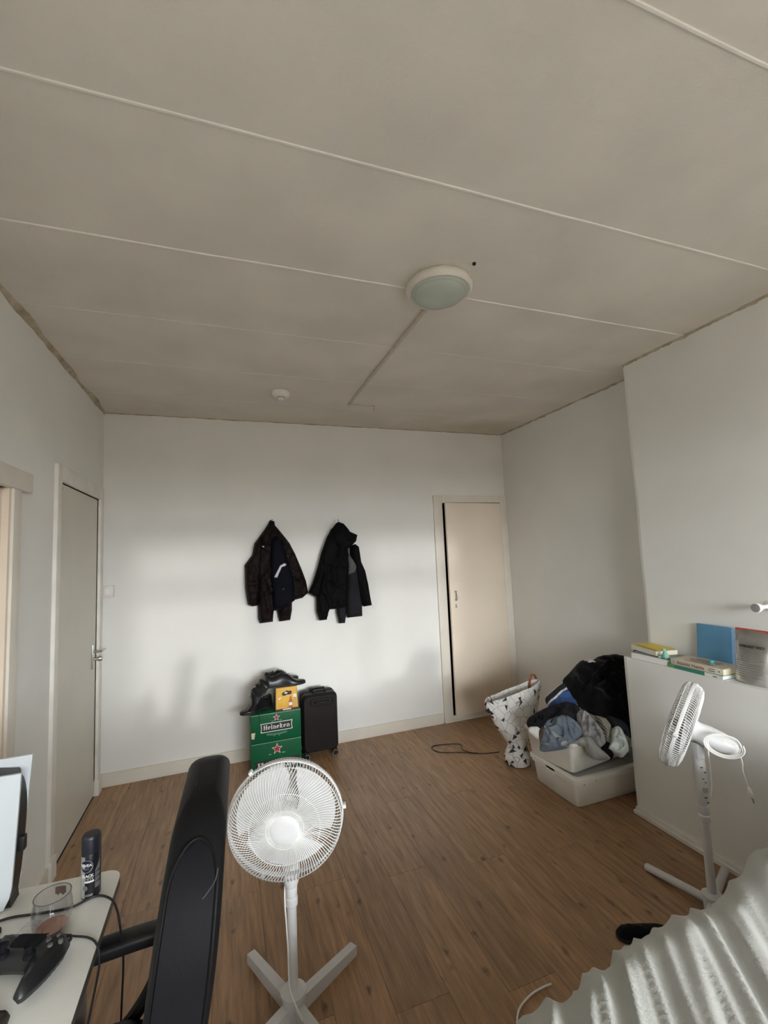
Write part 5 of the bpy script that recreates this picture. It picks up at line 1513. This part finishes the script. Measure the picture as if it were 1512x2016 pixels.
    for k in range(13):
        v = .62 - k * .040
        u0, u1 = -.058, .058 - .05 * rr.random() * (1 if k % 3 == 2 else .25)
        n = 8; vs = []
        for j in range(n + 1):
            u = u0 + (u1 - u0) * j / n
            vs.append(onface(v, u) + Vector((-.0002, 0, 0))); vs.append(onface(v + (.010 if k != 5 else .015), u) + Vector((-.0002, 0, 0)))
        tx.add(vs, [(2 * j, 2 * j + 1, 2 * j + 3, 2 * j + 2) for j in range(n)])
    o = tx.build('small_print', MATS['print_grey'], p); o['kind'] = 'stuff'
    # white pouch at the frame edge
    q = thing('white_pouch', 'white pouch standing right of the silver foil pouch', 'pouch', (3.115, -2.475, z))
    rings = []
    for i in range(N + 1):
        v = i / N
        thk = .028 * (1 - v) ** .6 + .0015
        rings.append([(math.sin(2 * PI * k / K) * thk + .05 * v + .003 * noise.noise(Vector((k * .7, v * 5, 3))), -math.cos(2 * PI * k / K) * .066 * (1 - .1 * v), v * .185) for k in range(K)])
    MB().loft(rings).build('pouch_body', MATS['pouch_white'], q)
    MB().box(.0495, .0525, -.058, .058, .180, .192).build('top_seal', MATS['pouch_white'], q)
    # peg on the chimney breast
    k = thing('wall_peg', 'white flared wall peg with grey end on the chimney breast', 'peg', (XU, -2.335, 1.205))
    A = aim((0, 0, 0), (-1, 0, 0))
    MB().lathe([(.026, 0), (.026, .004), (.010, .010), (.0095, .045), (.013, .066), (.021, .090), (.0225, .102), (.021, .106)], 24, A).build('peg_stem', MATS['white_plastic'], k)
    MB().lathe([(.0195, .1062), (.0175, .1068), (.006, .1072), (0, .1073)], 24, A).build('peg_face', MATS['knob_face'], k)
ledge_items()

# ------------------------------------------------------------------ bed
def bed():
    x0, x1, y0, y1 = 0.98, 2.98, -4.25, -2.83
    t = thing('bed', 'low bed under the window with dark frame and pale mattress', 'bed', (0, 0, 0))
    MB().box(x0, x1, y0, y1, .20, .28, bev=.01).build('bed_frame', MATS['bed_frame'], t)
    MB().box(x0 + .01, x1 - .01, y0 + .01, y1 - .01, .281, .44, bev=.03).build('mattress', MATS['mattress'], t)
    for x in (x0 + .05, x1 - .05):
        for y in (y0 + .05, y1 - .05): MB().box(x - .03, x + .03, y - .03, y + .03, 0, .20).build('leg', MATS['bed_frame'], t)
    # duvet: gathered folds running away from the edge, draped over the side
    d = thing('duvet', 'light grey duvet with deep gathered folds spread over the bed', 'duvet', (0, 0, 0))
    nx, ny = 300, 120
    X0, X1 = 1.00, 3.00
    vs = []
    def edge(x):
        return -2.752 + .012 * math.sin(x * 7) + .018 * noise.noise(Vector((x * 4, 3, 0))) + .05 * max(0, x - 2.2) - .055 * min(1, max(0, (1.80 - x) / .45))
    def fold(x, s):
        # s: distance from the edge towards the middle of the bed
        xx = x + .75 * s + .03 * noise.noise(Vector((x * 2, s * 2.5, 5)))
        a = noise.noise(Vector((xx * 8.5, s * 0.9, 1.0)))
        b = noise.noise(Vector((xx * 17, s * 1.2, 4.0)))
        c = noise.noise(Vector((xx * 12.5, s * .7, 11)))
        return .030 * (1 - min(1, abs(a) * 2.6)) * (.75 + .6 * noise.noise(Vector((x * 2.2, s * 2, 8)))) + .022 * (1 - min(1, abs(c) * 3)) + .007 * b - .012
    for j in range(ny + 1):
        q = j / ny
        for i in range(nx + 1):
            x = X0 + (X1 - X0) * i / nx
            L = 1.75 * q
            drop = .20
            s = L - drop
            e = edge(x)
            f = fold(x, max(s, 0))
            q_ = min(1, max(0, (x - 2.14) / .22)); rise = .105 * q_ * q_ * (3 - 2 * q_) * math.exp(-max(0, s - .1) * .5)
            top = .506 + rise
            if s < 0:
                k = -s / drop
                y = e + .025 * math.sin(k * 2.0) + f * .55
                z = top - .02 - .155 * k + f * .35 * (1 - k)
            else:
                rd = min(1, s / .07)
                y = e - s
                z = top - .02 * (1 - math.sin(rd * PI / 2)) + f * (.35 + .65 * rd) + .02 * math.sin(s * 3) * noise.noise(Vector((x, s, 2)))
            vs.append((x, max(y, -4.30), z))
    n1 = nx + 1
    fs = [(j * n1 + i, j * n1 + i + 1, (j + 1) * n1 + i + 1, (j + 1) * n1 + i) for j in range(ny) for i in range(nx)]
    m = len(vs)
    vs2 = vs + [(x, y - .012 if j_ < 14 * n1 else y, z - .012) for j_, (x, y, z) in enumerate(vs)]
    ring = [i for i in range(nx)] + [j * n1 + nx for j in range(ny)] + [ny * n1 + i for i in range(nx, 0, -1)] + [j * n1 for j in range(ny, 0, -1)]
    fs2 = fs + [tuple(i + m for i in f[::-1]) for f in fs] + [(b, a, a + m, b + m) for a, b in zip(ring, ring[1:] + ring[:1])]
    MB().add(vs2, fs2, True).build('duvet_cover', MATS['duvet_grey'], d, autosm=False)
    # bunched throw at the wall end of the bed
    th = thing('throw_blanket', 'bunched grey throw piled at the wall end of the bed', 'blanket', (2.62, -2.80, .60), (R(-10), 0, R(-8)))
    gv, gf = garment([(-.34, -.10), (-.24, .0), (-.10, .06), (.05, .10), (.20, .12), (.28, .05), (.27, -.10), (.10, -.16), (-.15, -.18)], .13, step=.014, rnd=.13, fold=.035, ffreq=17, fdir=.3, seed=41, crumple=.010, cfreq=10, back=.02, back_round=True)
    MB().add(gv, gf, True).build('blanket_cloth', MATS['duvet_under'], th, autosm=False)
bed()

# ------------------------------------------------------------------ things on the floor
def floor_things():
    c = MB().tube(spline([(2.758, -.699, .003), (2.633, -.668, .003), (2.50, -.585, .003), (2.367, -.525, .003), (2.325, -.45, .003), (2.36, -.395, .003), (2.45, -.41, .004), (2.535, -.445, .006), (2.560, -.48, .004), (2.53, -.55, .003), (2.56, -.63, .008), (2.60, -.655, .007)], 8), .0032, 6)
    tag(c.build('floor_cable', MATS['cable_black']), 'looped black cable lying on the floor before the cupboard door', 'cable')
    w = MB().tube(spline([(1.60, -2.50, .004), (1.68, -2.40, .004), (1.734, -2.335, .004), (1.80, -2.308, .005), (1.86, -2.302, .006), (1.893, -2.303, .006)], 8), .0034, 6)
    tag(w.build('white_cable', MATS['cable_white']), 'white cable end poking out from under the bed', 'cable')
    s = thing('slipper', 'dark slipper half under the bed beside the pedestal fan', 'slipper', (2.345, -2.275, 0), (0, 0, R(158)))
    vs, fs = garment([(-.10, -.028), (-.04, -.036), (.04, -.034), (.08, -.024), (.092, 0), (.08, .026), (.03, .036), (-.05, .034), (-.10, .024), (-.112, 0)], .028, step=.010, rnd=.04, crumple=.006, cfreq=16, seed=51, base=.012)
    MB().add(vs, fs, True).build('slipper_upper', MATS['black_knit'], s, autosm=False)
    MB().prism(smooth_outline([(-.10, -.030), (-.04, -.038), (.04, -.036), (.08, -.026), (.095, 0), (.08, .028), (.03, .038), (-.05, .036), (-.10, .026), (-.115, 0)]), 0, .011).build('slipper_sole', MATS['shoe_sole'], s)
floor_things()

def lint():
    t = MB().tube(spline([(.8195, -2.930, 1.047), (.815, -2.934, 1.032), (.806, -2.937, 1.022), (.797, -2.938, 1.013)], 6), .0006, 5)
    tag(t.build('thread', MATS['lining_grey']), 'loose pale thread stuck to the side of the black chair back', 'thread')
lint()
